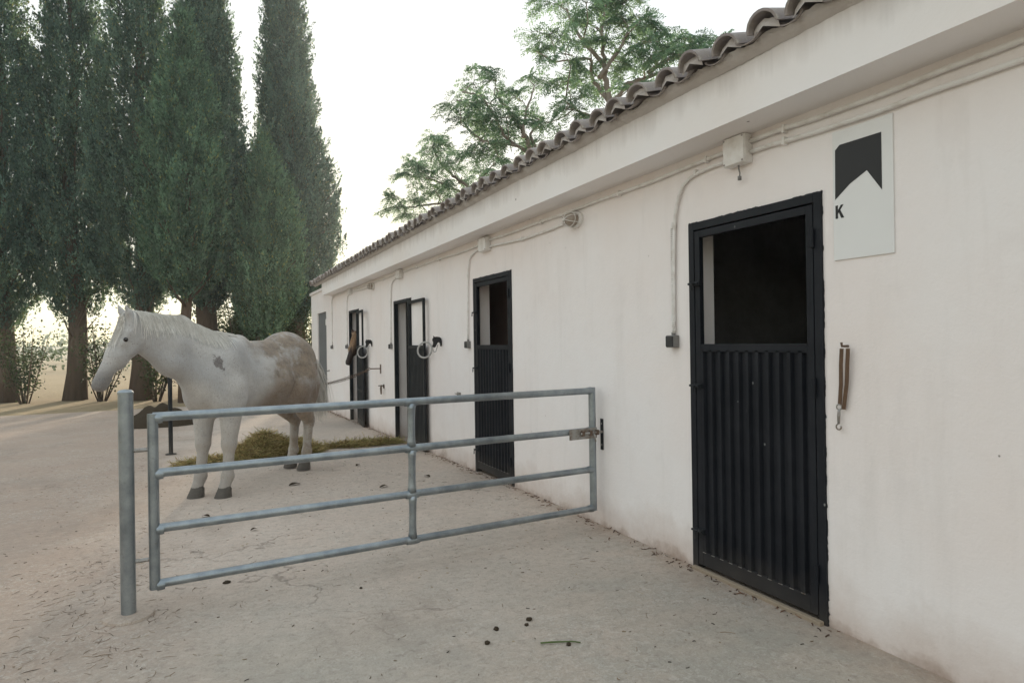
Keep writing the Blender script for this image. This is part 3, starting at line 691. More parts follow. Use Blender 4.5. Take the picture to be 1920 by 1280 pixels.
# chain across the yard
br = tag(MB().box((-.010, 11.465, .955), (-.001, 11.53, 1.12)).build('chain_bracket', M['rust'], None, bevel=.002), 'rusty wall plate with arm that holds the chain', 'bracket')
MB().tube([(-.008, 11.50, 1.045), (-.20, 11.50, 1.047)], .010, 8).build('arm', M['rust'], br, smooth=True)
MB().torus((-.212, 11.50, 1.047), (0, 1, 0), .018, .005, 14, 6).build('eye', M['rust'], br, smooth=True)
PX, PY = -3.35, 10.75
A = np.array([-.222, 11.50, 1.035]); B = np.array([PX+.03, PY, .98])
def links(mb, A, B, sag, n, r):
    for i in range(n):
        t = (i+.5)/n; t2 = (i+1)/n
        f = lambda t: A+(B-A)*t-np.array([0, 0, sag*4*t*(1-t)])
        p = f(t); d = f(min(1, t+.5/n))-f(t-.5/n); d /= np.linalg.norm(d)
        up = np.array([0, 0, 1.]); s = np.cross(d, up); s /= np.linalg.norm(s); up = np.cross(s, d)
        if i % 2: s = up
        L, w = .030, .013
        pts = [p+d*(L*.55*sg)+s*(w*q) for sg, q in ((-1, .6), (-.5, 1), (.5, 1), (1, .6), (1, -.6), (.5, -1), (-.5, -1), (-1, -.6), (-1, .6))]
        mb.tube(pts, r, 5, cap=False)
mb = MB(); links(mb, A, B, .26, 96, .0052)
C2 = A+(B-A)*.30-np.array([0, 0, .26*4*.3*.7]); links(mb, A+np.array([0, .02, -.01]), C2, .05, 28, .0045)
ch = tag(mb.build('chain', M['rust'], None, smooth=True), 'rusty steel chain strung from the wall bracket behind the white horse', 'chain')
mb = MB(); mb.box(C2-np.array([.045, .012, .03]), C2+np.array([.02, .012, .004])); mb.build('chain_clip', M['steel'], ch, bevel=.004)
po = tag(MB().tube([(PX, PY, float(gz(PY))-.2), (PX, PY, 1.15)], .030, 12).build('chain_post', M['charcoal'], None, auto=40), 'thin dark steel post behind the chest of the white horse', 'post')
MB().lathe([(.033, 0), (.033, .008), (.02, .016)], 12, Matrix.Translation((PX, PY, 1.15))).build('cap', M['charcoal'], po)
MB().lathe([(.075, 0), (.075, .010)], 14, Matrix.Translation((PX, PY, float(gz(PY))+.002))).build('base_plate', M['charcoal'], po)

# ------------------------------------------------------------------ galvanised gate
GO = np.array([-.075, 4.385]); GD = np.array([-.998, -.0715]); GD /= np.linalg.norm(GD)
def gp(t, z, off=0): return (GO[0]+GD[0]*t-GD[1]*off, GO[1]+GD[1]*t+GD[0]*off, z)
GT = empty('yard_gate', (GO[0], GO[1], 0)); tag(GT, 'galvanised four rail tubular gate closing the yard in front of the horse', 'gate')
GL = 3.10; weld = []
def gtube(name, pts, r, n=14):
    mb = MB(); P = np.array(pts); k = 24; Q = P[0]+(P[1]-P[0])*np.linspace(0, 1, k)[:, None]
    mb.tube(Q, r, n); return local(mb, GT).build(name, M['galv'], GT, auto=50)
ZB = (1.096, .777, .462, .148)
for z, r in zip(ZB, (.0265, .0255, .025, .0245)): gtube('rail', [gp(.0, z-.004), gp(GL, z+.006)], r)
for z0, z1 in zip(ZB[:-1], ZB[1:]):
    mb = MB(); P = np.array([gp(1.545, z0-.012), gp(1.55, (z0+z1)/2), gp(1.55, z1+.012)]); Q = [P[0]+(P[2]-P[0])*t for t in np.linspace(0, 1, 9)]
    mb.tube(Q, [.033, .028, .0255, .025, .025, .025, .0255, .028, .033], 14); local(mb, GT).build('upright', M['galv'], GT, smooth=True)
for t in (.0, GL): 
    mb = MB(); Q = [np.array(gp(t, z)) for z in np.linspace(ZB[3]-.02, ZB[0]+.024, 20)]; mb.tube(Q, .0285, 14); local(mb, GT).build('end_upright', M['galv'], GT, auto=50)
mb = MB()
for t in (1.55, .0, GL):
    for z in ZB:
        mb = MB()
        if t == 1.55: mb.tube([gp(t+s, z-.003) for s in (-.045, -.02, 0, .02, .045)], [.0272, .0292, .0300, .0292, .0272], 12, cap=False)
        else:
            sg = 1 if t == 0 else -1
            mb.tube([gp(t+sg*s, z-.003) for s in (.01, .03, .05)], [.031, .030, .0272], 12, cap=False)
        local(mb, GT).build('weld', M['galv'], GT, smooth=True)
# slide bolt on the free end
mb = MB(); a = gp(.035, .715, -.030); b = gp(.235, .79, -.026)
def gbox(mb, t0, t1, o0, o1, z0, z1):
    V = [gp(t, z, o) for z in (z0, z1) for (t, o) in ((t0, o0), (t1, o0), (t1, o1), (t0, o1))]
    mb.add(V, [(0, 3, 2, 1), (4, 5, 6, 7), (0, 1, 5, 4), (1, 2, 6, 5), (2, 3, 7, 6), (3, 0, 4, 7)]); return mb
BO = local(gbox(MB(), -.02, .250, .030, .036, .715, .800), GT).build('bolt_plate', M['steel'], GT, bevel=.002)
mb = MB(); mb.tube([gp(.150, .760, .048), gp(-.062, .762, .048)], .011, 10); mb.tube([gp(.03, .762, .05), gp(.028, .745, .066), gp(.022, .69, .070)], .007, 8); local(mb, GT).build('slide_bolt', M['steel'], BO, smooth=True)
mb = MB()
for t in (.13, .055, -.01): local(gbox(MB(), t-.012, t+.012, .036, .063, .742, .782), GT).build('bolt_keeper', M['rust'], BO, bevel=.003)
for z in (.30, .92):
    mb = MB(); mb.tube([gp(GL+.02, z), gp(GL+.10, z)], .012, 8); local(mb, GT).build('hinge', M['steel'], GT)
kp = tag(MB().box((-.008, 4.335, .615), (-.001, 4.372, .865)).build('strike_plate', M['charcoal'], None, bevel=.001), 'dark strike plate on the wall that takes the gate bolt', 'strike plate')
mb = MB()
for z in (.655, .825): mb.lathe([(.007, 0), (.005, .004)], 10, Matrix.Translation((-.008, 4.353, z)) @ Matrix.Rotation(-R(90), 4, 'Y'))
mb.build('screw', M['steel'], kp)
q = gp(GL+.13, 0); pq = tag(MB().tube([(q[0], q[1], -.1), (q[0], q[1], 1.24)], .038, 16).build('gate_post', M['galv'], None, auto=40), 'galvanised round post that the gate hangs from', 'post')
MB().lathe([(.13, 0), (.125, .012), (.06, .020)], 18, Matrix.Translation((q[0], q[1], .001))).build('footing', M['concrete'], pq)
MB().lathe([(.041, 0), (.041, .010), (.03, .022), (.004, .026)], 16, Matrix.Translation((q[0], q[1], 1.24))).build('cap', M['galv'], pq, auto=40)

# ------------------------------------------------------------------ horses: one continuous skin from blended volumes
def smin(a, b, k):
    h = np.clip(.5+.5*(b-a)/k, 0, 1); return b*(1-h)+a*h-k*h*(1-h)
def sd_cone(P, a, b, ra, rb):
    a = np.array(a, np.float32); b = np.array(b, np.float32); ba = b-a; L2 = float(ba@ba)
    t = np.clip((P-a)@ba/L2, 0, 1); d = P-a-t[:, None]*ba
    return np.sqrt((d*d).sum(1))-(ra+(rb-ra)*t)
def sd_ell(P, c, r, rot=None):
    q = P-np.array(c, np.float32)
    if rot is not None: q = q @ np.array(rot.to_3x3(), np.float32)      # world -> local
    r = np.array(r, np.float32); k0 = np.sqrt(((q/r)**2).sum(1)); k1 = np.sqrt(((q/(r*r))**2).sum(1))
    return k0*(k0-1)/(k1+1e-6)
def field(prims):
    def f(P):
        P = np.asarray(P, np.float32); d = None
        for (typ, args, k) in prims:
            e = sd_cone(P, *args) if typ == 'c' else sd_ell(P, *args)
            if d is None: d = e
            elif k < 0:                     # carve
                d = -smin(-d, e, -k)
            else: d = smin(d, e, k)
        return d
    return f
def surface(f, lo, hi, h):
    nx, ny, nz = [int(math.ceil((b-a)/h))+1 for a, b in zip(lo, hi)]
    xs = lo[0]+h*np.arange(nx); ys = lo[1]+h*np.arange(ny); zs = lo[2]+h*np.arange(nz)
    D = np.empty((nx, ny, nz), np.float32); YY, ZZ = np.meshgrid(ys, zs, indexing='ij')
    step = max(1, int(300000/(ny*nz)))
    for i in range(0, nx, step):
        m = min(step, nx-i)
        P = np.empty((m, ny, nz, 3), np.float32); P[..., 0] = xs[i:i+m, None, None]; P[..., 1] = YY; P[..., 2] = ZZ
        D[i:i+m] = f(P.reshape(-1, 3)).reshape(m, ny, nz)
    S = D < 0; cs = (nx-1, ny-1, nz-1)
    acc = np.zeros(cs+(3,), np.float32); cnt = np.zeros(cs, np.float32)
    corners = [(i, j, k) for i in (0, 1) for j in (0, 1) for k in (0, 1)]
    sl = lambda c: tuple(slice(c[q], c[q]+cs[q]) for q in range(3))
    for c in corners:
        for ax in range(3):
            if c[ax]: continue
            c2 = list(c); c2[ax] = 1; c2 = tuple(c2)
            d0, d1 = D[sl(c)], D[sl(c2)]; m = (d0 < 0) != (d1 < 0)
            t = np.where(m, d0/(d0-d1+1e-12), 0)
            for q in range(3):
                acc[..., q] += np.where(m, (t if q == ax else c[q]), 0)
            cnt += m
    act = cnt > 0; idx = -np.ones(cs, np.int64); idx[act] = np.arange(act.sum())
    ijk = np.argwhere(act); V = (ijk+acc[act]/cnt[act][:, None])*h+np.array(lo)
    Q = []
    for ax in range(3):
        a, b = (ax+1) % 3, (ax+2) % 3
        s0 = [slice(None)]*3; s0[ax] = slice(0, -1); s1 = [slice(None)]*3; s1[ax] = slice(1, None)
        m = S[tuple(s0)] != S[tuple(s1)]; e = np.argwhere(m)
        ok = (e[:, a] > 0) & (e[:, b] > 0) & (e[:, a] < cs[a]) & (e[:, b] < cs[b]); e = e[ok]
        fl = S[tuple(s0)][tuple(e.T)]
        def at(da, db):
            q = e.copy(); q[:, a] -= da; q[:, b] -= db; return idx[tuple(q.T)]
        q = np.stack([at(1, 1), at(0, 1), at(0, 0), at(1, 0)], 1); q[~fl] = q[~fl][:, ::-1]
        Q.append(q)
    return V, np.concatenate(Q)

def horse_prims(hoof, poll, muz, poll_up, neck_base=(.66, 0, 1.22)):
    """hoof: LF, RF, LH, RH (x, y) ground points; poll and muz: head ends"""
    p = []
    A = lambda typ, args, k=.08: p.append((typ, args, k))
    A('e', ((.02, 0, 1.11), (.66, .30, .34)))
    A('e', ((-.12, 0, 1.075), (.46, .32, .345)), .10)                      # belly
    A('e', ((.52, 0, 1.13), (.36, .235, .37)), .10)                       # chest
    A('e', ((.80, 0, 1.12), (.14, .19, .20)), .10)                        # breast
    for s in (1, -1):
        A('e', ((.60, s*.150, 1.20), (.20, .115, .37), Matrix.Rotation(R(-20), 4, 'Y')), .07)   # shoulder blade
        A('e', ((.66, s*.165, 1.00), (.17, .105, .17)), .07)              # upper arm
        A('e', ((-.55, s*.145, 1.24), (.31, .155, .29)), .08)             # quarter
        A('e', ((-.63, s*.155, 1.03), (.22, .135, .30), Matrix.Rotation(R(12), 4, 'Y')), .08)    # thigh
        A('e', ((-.36, s*.20, .98), (.13, .09, .19), Matrix.Rotation(R(-20), 4, 'Y')), .08)      # stifle
    A('c', ((.56, 0, 1.50), (.30, 0, 1.50), .085, .10), .10)              # withers
    A('c', ((.25, 0, 1.40), (-.38, 0, 1.42), .125, .13), .10)             # loin
    A('e', ((-.52, 0, 1.35), (.36, .225, .290)), .10)                     # croup
    A('c', ((-.80, 0, 1.42), (-.90, 0, 1.34), .075, .05), .07)            # dock
    for (hx, hy), s in zip(hoof[:2], (1, -1)):
        e = (.60, s*.165, .95); kn = (.60+(hx-.66)*.45, s*.15*.55+hy*.45, .525); ft = (hx-.055, hy, .205)
        A('c', ((.62, s*.16, 1.06), e, .145, .13), .07); A('c', (e, kn, .125, .068), .06)
        A('e', ((kn[0]+.008, kn[1], .515), (.070, .066, .090)), .03)
        A('c', (kn, ft, .055, .046), .03); A('c', ((kn[0]-.032, kn[1], .44), (ft[0]-.034, ft[1], .24), .023, .023), .025)
        A('e', ((ft[0]-.008, ft[1], ft[2]), (.061, .057, .060)), .03); A('c', (ft, (hx-.012, hy, .105), .047, .056), .03)
    for (hx, hy), s in zip(hoof[2:], (1, -1)):
        st = (-.42, s*.19, .95); hk = (hx-.095, hy*.8+s*.03, .565); ft = (hx-.055, hy, .205)
        A('c', ((-.55, s*.16, 1.12), st, .20, .14), .08); A('c', (st, hk, .145, .062), .07)
        A('c', ((-.74, s*.15, 1.0), (hk[0]-.01, hk[1], .66), .13, .042), .08)
        A('e', ((hk[0]-.018, hk[1], .575), (.070, .056, .09)), .03); A('e', ((hk[0]-.058, hk[1], .605), (.026, .026, .045)), .03)
        A('c', (hk, ft, .057, .047), .03); A('e', ((ft[0]-.008, ft[1], ft[2]), (.062, .056, .060)), .03)
        A('c', (ft, (hx-.012, hy, .105), .048, .056), .03)
    for s in (1, -1):                                                       # girth line, flank hollow, breast furrow, thigh seam
        A('e', ((.34, s*.36, 1.06), (.035, .085, .26), Matrix.Rotation(R(14), 4, 'Y')), -.07)
        A('e', ((-.30, s*.34, 1.27), (.075, .075, .11), Matrix.Rotation(R(25), 4, 'Y')), -.09)
        A('e', ((-.24, s*.34, .98), (.03, .075, .16), Matrix.Rotation(R(-25), 4, 'Y')), -.06)
        A('e', ((-.72, s*.315, 1.12), (.022, .05, .26), Matrix.Rotation(R(10), 4, 'Y')), -.05)
    A('e', ((.97, 0, 1.06), (.07, .022, .16)), -.05)
    # neck: three overlapping cones side by side give an oval section
    nb = np.array(neck_base); pl = np.array(poll); mz = np.array(muz); hd = mz-pl; hl = np.linalg.norm(hd); hd /= hl; up = np.array(poll_up, float); up -= hd*(up@hd); up /= np.linalg.norm(up)
    side = np.cross(up, hd); side /= np.linalg.norm(side)
    thr = pl+hd*.12-up*.16                                                  # throat latch
    mid_t = (np.array([.55, 0, 1.50])+pl)/2+np.array([0, 0, .075]); mid_b = (np.array([.80, 0, 1.16])+thr)/2+np.array([.02, 0, .0])
    A('c', ((.50, 0, 1.46), mid_t, .11, .080), .10); A('c', (mid_t, pl-hd*.03, .080, .070), .08)
    A('c', ((.74, 0, 1.18), mid_b, .19, .115), .12); A('c', (mid_b, thr, .115, .082), .09)
    mc = (mid_t+mid_b)/2
    A('c', ((.62, 0, 1.32), mc, .20, .128), .10); A('c', (mc, (pl+thr)/2, .128, .10), .08)
    # head
    c1 = pl+hd*.02-up*.035; c2 = pl+hd*hl*.50-up*.045; c3 = pl+hd*hl*.90-up*.050
    A('c', (c1, c2, .088, .074), .05); A('c', (c2, c3, .074, .058), .05)
    A('c', (pl+hd*.12-up*.12, pl+hd*hl*.60-up*.115, .075, .040), .05)                       # jaw
    for s in (1, -1):
        A('c', (pl+hd*.10-up*.115+side*s*.040, pl+hd*.22-up*.12+side*s*.036, .062, .052), .03)   # cheek
        A('c', (pl+hd*.10+side*s*.055-up*.012, pl+hd*.20+side*s*.062-up*.018, .036, .030), .03)  # brow
        A('c', (pl+hd*hl*.93-up*.040+side*s*.036, pl+hd*hl*.98-up*.050+side*s*.034, .030, .026), .02)   # nostril wing
        A('e', (pl+hd*hl*.97-up*.036+side*s*.056, (.014, .012, .016)), -.010)                    # nostril
        e0 = pl-hd*.015+side*s*.052+up*.030; e1 = pl-hd*.075+side*s*.075+up*.125-hd*.02
        A('c', (e0, e0+(e1-e0)*.5, .030, .026), .025); A('c', (e0+(e1-e0)*.5, e1, .026, .008), .012)  # ear
    A('c', (pl+hd*hl*.86-up*.085, pl+hd*hl*.97-up*.088, .034, .034), .03)                         # chin, lower lip
    A('e', (pl+hd*hl*.97-up*.052, (.050, .050, .050)), .03)
    return p, dict(hd=hd, up=up, side=side, hl=hl, pl=pl, mid_t=mid_t)

def hair(mb, f, roots, flow, length, width, rnd, segs=6, lift=.008, hug=True, tone=(.8, 1.15)):
    """ribbons that lie on the skin: roots (n,3), flow (n,3) starting direction"""
    P = np.array(roots, float); Dv = np.array(flow, float); n = len(P); h = 2e-3
    L = length*rnd.uniform(.6, 1.15, n); pts = [P.copy()]
    for s in range(segs):
        P = P+Dv*(L/segs)[:, None]
        if hug:
            for _ in range(2):
                d = f(P); g = np.stack([f(P+np.eye(3)[i]*h)-f(P-np.eye(3)[i]*h) for i in range(3)], 1)/(2*h); g /= np.linalg.norm(g, axis=1)[:, None]+1e-6
                m = np.clip((lift*(1+.0*s))-d, -.02, .05)[:, None]; P = P+g*m
        pts.append(P.copy()); Dv = P-pts[-2]; Dv /= np.linalg.norm(Dv, axis=1)[:, None]+1e-9
        Dv = Dv+np.array([0, 0, -.35])+rnd.normal(0, .07, Dv.shape); Dv /= np.linalg.norm(Dv, axis=1)[:, None]
    pts = np.stack(pts, 1)                                                  # n, segs+1, 3
    t = np.linspace(0, 1, segs+1); wd = width*(1-.75*t)
    tang = np.gradient(pts, axis=1); rv = rnd.normal(0, 1, (n, 1, 3)); s = np.cross(tang, rv); s /= np.linalg.norm(s, axis=2)[..., None]+1e-9
    a = pts+s*wd[None, :, None]; b = pts-s*wd[None, :, None]
    V = np.stack([a, b], 2).reshape(-1, 3); k = 2*(segs+1); base = (np.arange(n)*k)[:, None]; j = 2*np.arange(segs)[None, :]
    Q = np.stack([base+j, base+j+1, base+j+3, base+j+2], -1).reshape(-1, 4)
    c = np.repeat(rnd.uniform(tone[0], tone[1], n), k)[:, None]*np.ones(3)
    return V, Q, c

def hoof_mesh(hx, hy, o, name='hoof'):
    V = []; n = 20; F = []
    rings = [(.0, .086, .078, 0), (.018, .085, .077, -.004), (.085, .066, .063, -.026), (.112, .061, .059, -.034), (.118, .050, .048, -.034)]
    for (z, rx, ry, sh) in rings:
        for k in range(n):
            a = 2*math.pi*k/n; c = math.cos(a); x = rx*c
            if c < -.5: x = -rx*.5-(rx*(-c-.5))*.55
            V.append((hx+.012+x+sh, hy+ry*math.sin(a), z+.004+(.022*(-c)*.0 if z < .05 else (-.020 if c < -.2 else 0))))
    for i in range(len(rings)-1):
        for k in range(n): F.append((i*n+k, i*n+(k+1) % n, (i+1)*n+(k+1) % n, (i+1)*n+k))
    F.append(tuple(range(n-1, -1, -1))); F.append(tuple((len(rings)-1)*n+k for k in range(n)))
    mb = MB(); mb.add(V, F); return mb.build(name, M['hoof'], o, auto=50)

def make_horse(root, hoof, poll, muz, up, coat, hairm, h=.0125, mane_side=1, seed=5, forelock=.24, body_h=None):
    prims, I = horse_prims(hoof, poll, muz, up); f = field(prims)
    lo = (-1.08, -.62, .06); hi = (max(muz[0], poll[0])+.16, .44, max(poll[2], 1.6)+.24)
    V, Q = surface(f, lo, hi, h)
    body = fast_mesh('body', V, Q, coat, root, smooth=True)
    for (hx, hy) in hoof: hoof_mesh(hx, hy, root)
    rnd = np.random.default_rng(seed); pl, hd, upv, side, hl = I['pl'], I['hd'], I['up'], I['side'], I['hl']
    for s in (1, -1):
        c = pl+hd*.165+side*s*.086-upv*.012; mb = MB()
        Mx = Matrix.Translation(c); mb.lathe([(.003, -.021), (.014, -.016), (.021, 0), (.014, .016), (.003, .021)], 14, Mx).build('eye', M['eye'], root, smooth=True)
    # mane along the crest
    crest = [np.array([.42, 0, 1.58]), np.array([.60, 0, 1.585]), I['mid_t']+np.array([0, 0, .075]), pl-hd*.03+np.array([0, 0, .06]) if hd[2] < -.3 else pl+upv*.05]
    n = 1500; t = rnd.uniform(0, 1, n)**.9*(len(crest)-1); i = np.minimum(t.astype(int), len(crest)-2); u = (t-i)[:, None]
    C = np.array(crest); P = C[i]*(1-u)+C[i+1]*u+rnd.normal(0, .008, (n, 3))
    lat = np.array([0, mane_side, 0]) ; D0 = np.tile(lat*.9+np.array([-.10, 0, -.1]), (n, 1))+rnd.normal(0, .16, (n, 3)); D0 /= np.linalg.norm(D0, axis=1)[:, None]
    V1, Q1, c1 = hair(None, f, P, D0, np.where(P[:, 0] < .62, .10, .27), .0045, rnd)
    fast_mesh('mane', V1, Q1, hairm, root, c1)
    n = 260; P = pl+rnd.normal(0, .022, (n, 3))+upv*.05; D0 = np.tile(hd*.9+upv*.1, (n, 1))+rnd.normal(0, .12, (n, 3))
    V1, Q1, c1 = hair(None, f, P, D0, forelock, .0045, rnd, lift=.012); fast_mesh('forelock', V1, Q1, hairm, root, c1)
    # tail
    n = 700; P = np.array([-.90, 0, 1.37])+rnd.normal(0, .022, (n, 3)); D0 = np.tile(np.array([-.75, 0, -.45]), (n, 1))+rnd.normal(0, .10, (n, 3)); D0 /= np.linalg.norm(D0, axis=1)[:, None]
    V1, Q1, c1 = hair(None, f, P, D0, .85, .005, rnd, segs=9, hug=False); fast_mesh('tail', V1, Q1, hairm, root, c1)
    return f

hx, hy = -.66, -.75; HA = math.atan2(hy, hx)
H1 = empty('white_horse', (-2.36, 7.80, -.045), HA); H1.scale = (1.04, 1.04, 1.04); tag(H1, 'muddy grey white horse standing behind the gate', 'horse')
F1 = make_horse(H1, [(.73, .165), (.78, -.11), (-.70, .11), (-.80, -.14)], (1.44, -.20, 1.71), (1.70, -.34, 1.17), (1, -.3, .5), M['coat'], M['whitehair'], seed=5)
H2 = empty('brown_horse', (1.50, 13.72, -.15), math.pi); tag(H2, 'brown horse with flaxen mane looking out of the far stall doorway', 'horse')
F2 = make_horse(H2, [(.66, .14), (.60, -.14), (-.70, .14), (-.78, -.14)], (1.45, 0, 1.84), (1.73, .27, 1.27), (1, .6, .5), M['chestnut'], M['flaxen'], h=.02, seed=9, forelock=.40)

# ------------------------------------------------------------------ hay and litter
def strands(n, pos, dirs, length, width, rnd, bend=.25, segs=3):
    P = np.array(pos, float); D0 = np.array(dirs, float); D0 /= np.linalg.norm(D0, axis=1)[:, None]
    L = length[0]+(length[1]-length[0])*rnd.random(n)
    B = rnd.normal(0, bend, (n, 3)); pts = []
    for s in range(segs+1):
        t = s/segs-.5; pts.append(P+D0*(L*t)[:, None]+B*(L*(t*t-.1))[:, None])
    pts = np.stack(pts, 1); tang = np.gradient(pts, axis=1); rv = rnd.normal(0, 1, (n, 1, 3))
    s1 = np.cross(tang, rv); s1 /= np.linalg.norm(s1, axis=2)[..., None]+1e-9; s2 = np.cross(tang, s1); s2 /= np.linalg.norm(s2, axis=2)[..., None]+1e-9
    w = width*rnd.uniform(.6, 1.4, (n, 1, 1))
    ring = [pts+w*(math.cos(a)*s1+math.sin(a)*s2) for a in (0, 2.094, 4.189)]
    V = np.stack(ring, 2).reshape(-1, 3); k = 3*(segs+1); base = (np.arange(n)*k)[:, None, None]; j = 3*np.arange(segs)[None, :, None]; q = np.arange(3)[None, None, :]; q2 = (q+1) % 3
    Q = np.stack([base+j+q, base+j+q2, base+j+3+q2, base+j+3+q], -1).reshape(-1, 4)
    return V, Q, k
def hay_pile(name, cx, cy, rx, ry, hgt, n, label, ang=0, seed=1, width=.0028):
    rnd = np.random.default_rng(seed)
    r = np.sqrt(rnd.random(n)); a = rnd.uniform(0, 2*math.pi, n); edge = 1+.22*np.sin(3*a+seed)+.16*np.sin(5*a+2*seed)
    u = r*np.cos(a)*edge; v = r*np.sin(a)*edge; zt = hgt*np.clip(1-r**1.6, 0, 1)*(1+.35*np.sin(5*u+seed)*np.cos(4*v))
    z = zt*rnd.random(n)**.35
    x = u*rx; y = v*ry; c, s = math.cos(ang), math.sin(ang); X = cx+x*c-y*s; Y = cy+x*s+y*c
    th = rnd.uniform(0, 2*math.pi, n); Dv = np.stack([np.cos(th), np.sin(th), rnd.normal(0, .30, n)-.1*r], 1)
    out = rnd.random(n) < .05; Dv[out, 2] += rnd.uniform(.2, 1.0, out.sum())
    P = np.stack([X, Y, gz(Y)+.012+z], 1); V, Q, k = strands(n, P, Dv, (.10, .34), width, rnd, .45)
    V[:, 2] = np.maximum(V[:, 2], gz(V[:, 1])+.003)
    t = rnd.random(n); A = np.array([1.0, .95, .80]); B = np.array([.72, .80, .55]); Cc = np.array([1.25, 1.15, .95]); Dk = np.array([.42, .33, .26])
    col = np.where((t < .45)[:, None], A, np.where((t < .72)[:, None], B, np.where((t < .84)[:, None], Cc, Dk)))*rnd.uniform(.75, 1.15, (n, 1))
    o = fast_mesh(name, V, Q, M['hay'], None, np.repeat(col, k, 0)); return tag(o, label, 'hay', kind='stuff')
hay_pile('hay_heap', -2.02, 9.85, .62, .38, .27, 11000, 'heap of greenish dry hay on the yard under the white horse', .25, 3)
hay_pile('hay_strip', -.72, 10.0, .68, .15, .045, 2600, 'thin trail of hay running from the heap to the wall', -.05, 5)
hay_pile('hay_scatter', -2.85, 9.5, .42, .15, .05, 1300, 'flat scatter of hay behind the forelegs of the white horse', .2, 8)
def mound(name, cx, cy, rx, ry, h, mat, label, cat, seed):
    rnd = random.Random(seed); n = 26; V = []; F = []
    for i in range(n+1):
        for j in range(n+1):
            u = -1+2*i/n; v = -1+2*j/n; r = math.hypot(u, v)
            z = h*max(0, 1-r**1.7)*(1+.25*math.sin(7*u+seed)*math.sin(6*v))+rnd.uniform(0, .03)*(1 if r < 1 else 0)
            V.append((cx+u*rx, cy+v*ry, float(gz(cy+v*ry))-.01+z-(.06 if r > .97 else 0)))
    for i in range(n):
        for j in range(n): q = i*(n+1)+j; F.append((q, q+n+1, q+n+2, q+1))
    mb = MB(); mb.add(V, F); return tag(mb.build(name, mat, None, smooth=True), label, cat)
mo = mound('earth_mound', -3.75, 15.6, .75, .5, .42, M['dung'], 'low dark mound of earth and straw behind the chest of the white horse', 'mound', 4)

rnd = np.random.default_rng(77)
def litter(name, n, xy, length, width, cols, label, seed, flat=.05):
    rnd = np.random.default_rng(seed); X, Y = xy(rnd, n); th = rnd.uniform(0, 2*math.pi, n)
    Dv = np.stack([np.cos(th), np.sin(th), rnd.normal(0, flat, n)], 1); P = np.stack([X, Y, gz(Y)+width*1.1], 1)
    V, Q, k = strands(n, P, Dv, length, width, rnd, .35); V[:, 2] = np.maximum(V[:, 2], gz(V[:, 1])+.001)
    C = np.array(cols)[rnd.integers(0, len(cols), n)]*rnd.uniform(.7, 1.2, (n, 1))
    return tag(fast_mesh(name, V, Q, M['litter'], None, np.repeat(C, k, 0)), label, 'litter', kind='stuff')
BR = [(.17, .115, .075), (.26, .19, .12), (.11, .08, .055), (.38, .30, .19)]
litter('straw_litter', 520, lambda r, n: (r.uniform(-5.2, -.05, n), 2.2+r.random(n)**.8*9), (.015, .075), .0012, BR, 'scattered bits of straw over the concrete yard', 31)
litter('chaff', 900, lambda r, n: (r.uniform(-5.0, -.03, n), 1.6+r.random(n)*9), (.006, .022), .0022, BR+[(.05, .04, .03)], 'fine dark chaff and grit over the concrete', 32)
litter('leaf_drift', 600, lambda r, n: (-np.abs(r.normal(.015, .05, n))-.006, r.uniform(2.2, 17, n)), (.012, .05), .0030, [(.16, .09, .06), (.09, .055, .04), (.24, .15, .10)], 'line of dry leaf fragments along the foot of the wall', 33, .25)
litter('straw_litter', 360, lambda r, n: (r.normal(-3.45, .28, n), r.normal(4.3, .9, n)), (.02, .08), .0012, BR[:3], 'matted straw at the left of the gate', 34)
def clod(x, y, r, label, seed, flat=.6, mat='dung', name='dung_clod'):
    rr = random.Random(seed); bm = bmesh.new(); bmesh.ops.create_icosphere(bm, subdivisions=2, radius=r)
    for v in bm.verts: v.co *= 1+rr.uniform(-.22, .22); v.co.z *= flat
    me = bpy.data.meshes.new(name); bm.to_mesh(me); bm.free(); o = link(name, me, M[mat], None, True); o.location = (x, y, float(gz(y))+r*flat*.55); o.rotation_euler = (0, 0, rr.uniform(0, 6)); return tag(o, label, 'clod')
for i, (x, y, r, l) in enumerate([(-1.343, 3.072, .017, 'largest dark clod of the three near the green stalk'), (-1.548, 3.05, .016, 'dark clod lying left of the clod pair on the near concrete'), (-1.385, 3.02, .012, 'small brown clod beside the largest clod'),
        (-2.789, 4.447, .024, 'flat dark clod just in front of the gate at the left'), (-1.65, 2.93, .014, 'brown clod at the left of the green stalk'), (-1.30, 2.73, .012, 'dark bead lying on the green stalk'),
        (-1.85, 2.52, .013, 'lone dark clod at the bottom edge of the picture'), (-2.05, 3.95, .010, 'tiny dark clod below the middle of the gate')]):
    clod(x, y, r, l, i, .35 if i == 3 else .65)
sk = tag(MB().tube([(-1.42, 2.80, .008), (-1.37, 2.775, .012), (-1.33, 2.765, .009), (-1.27, 2.735, .010), (-1.24, 2.715, .007)], [.004, .0045, .004, .0035, .003], 7).build('plant_stalk', M['greenstem'], None, smooth=True), 'green plant stalk lying on the near concrete', 'stalk')
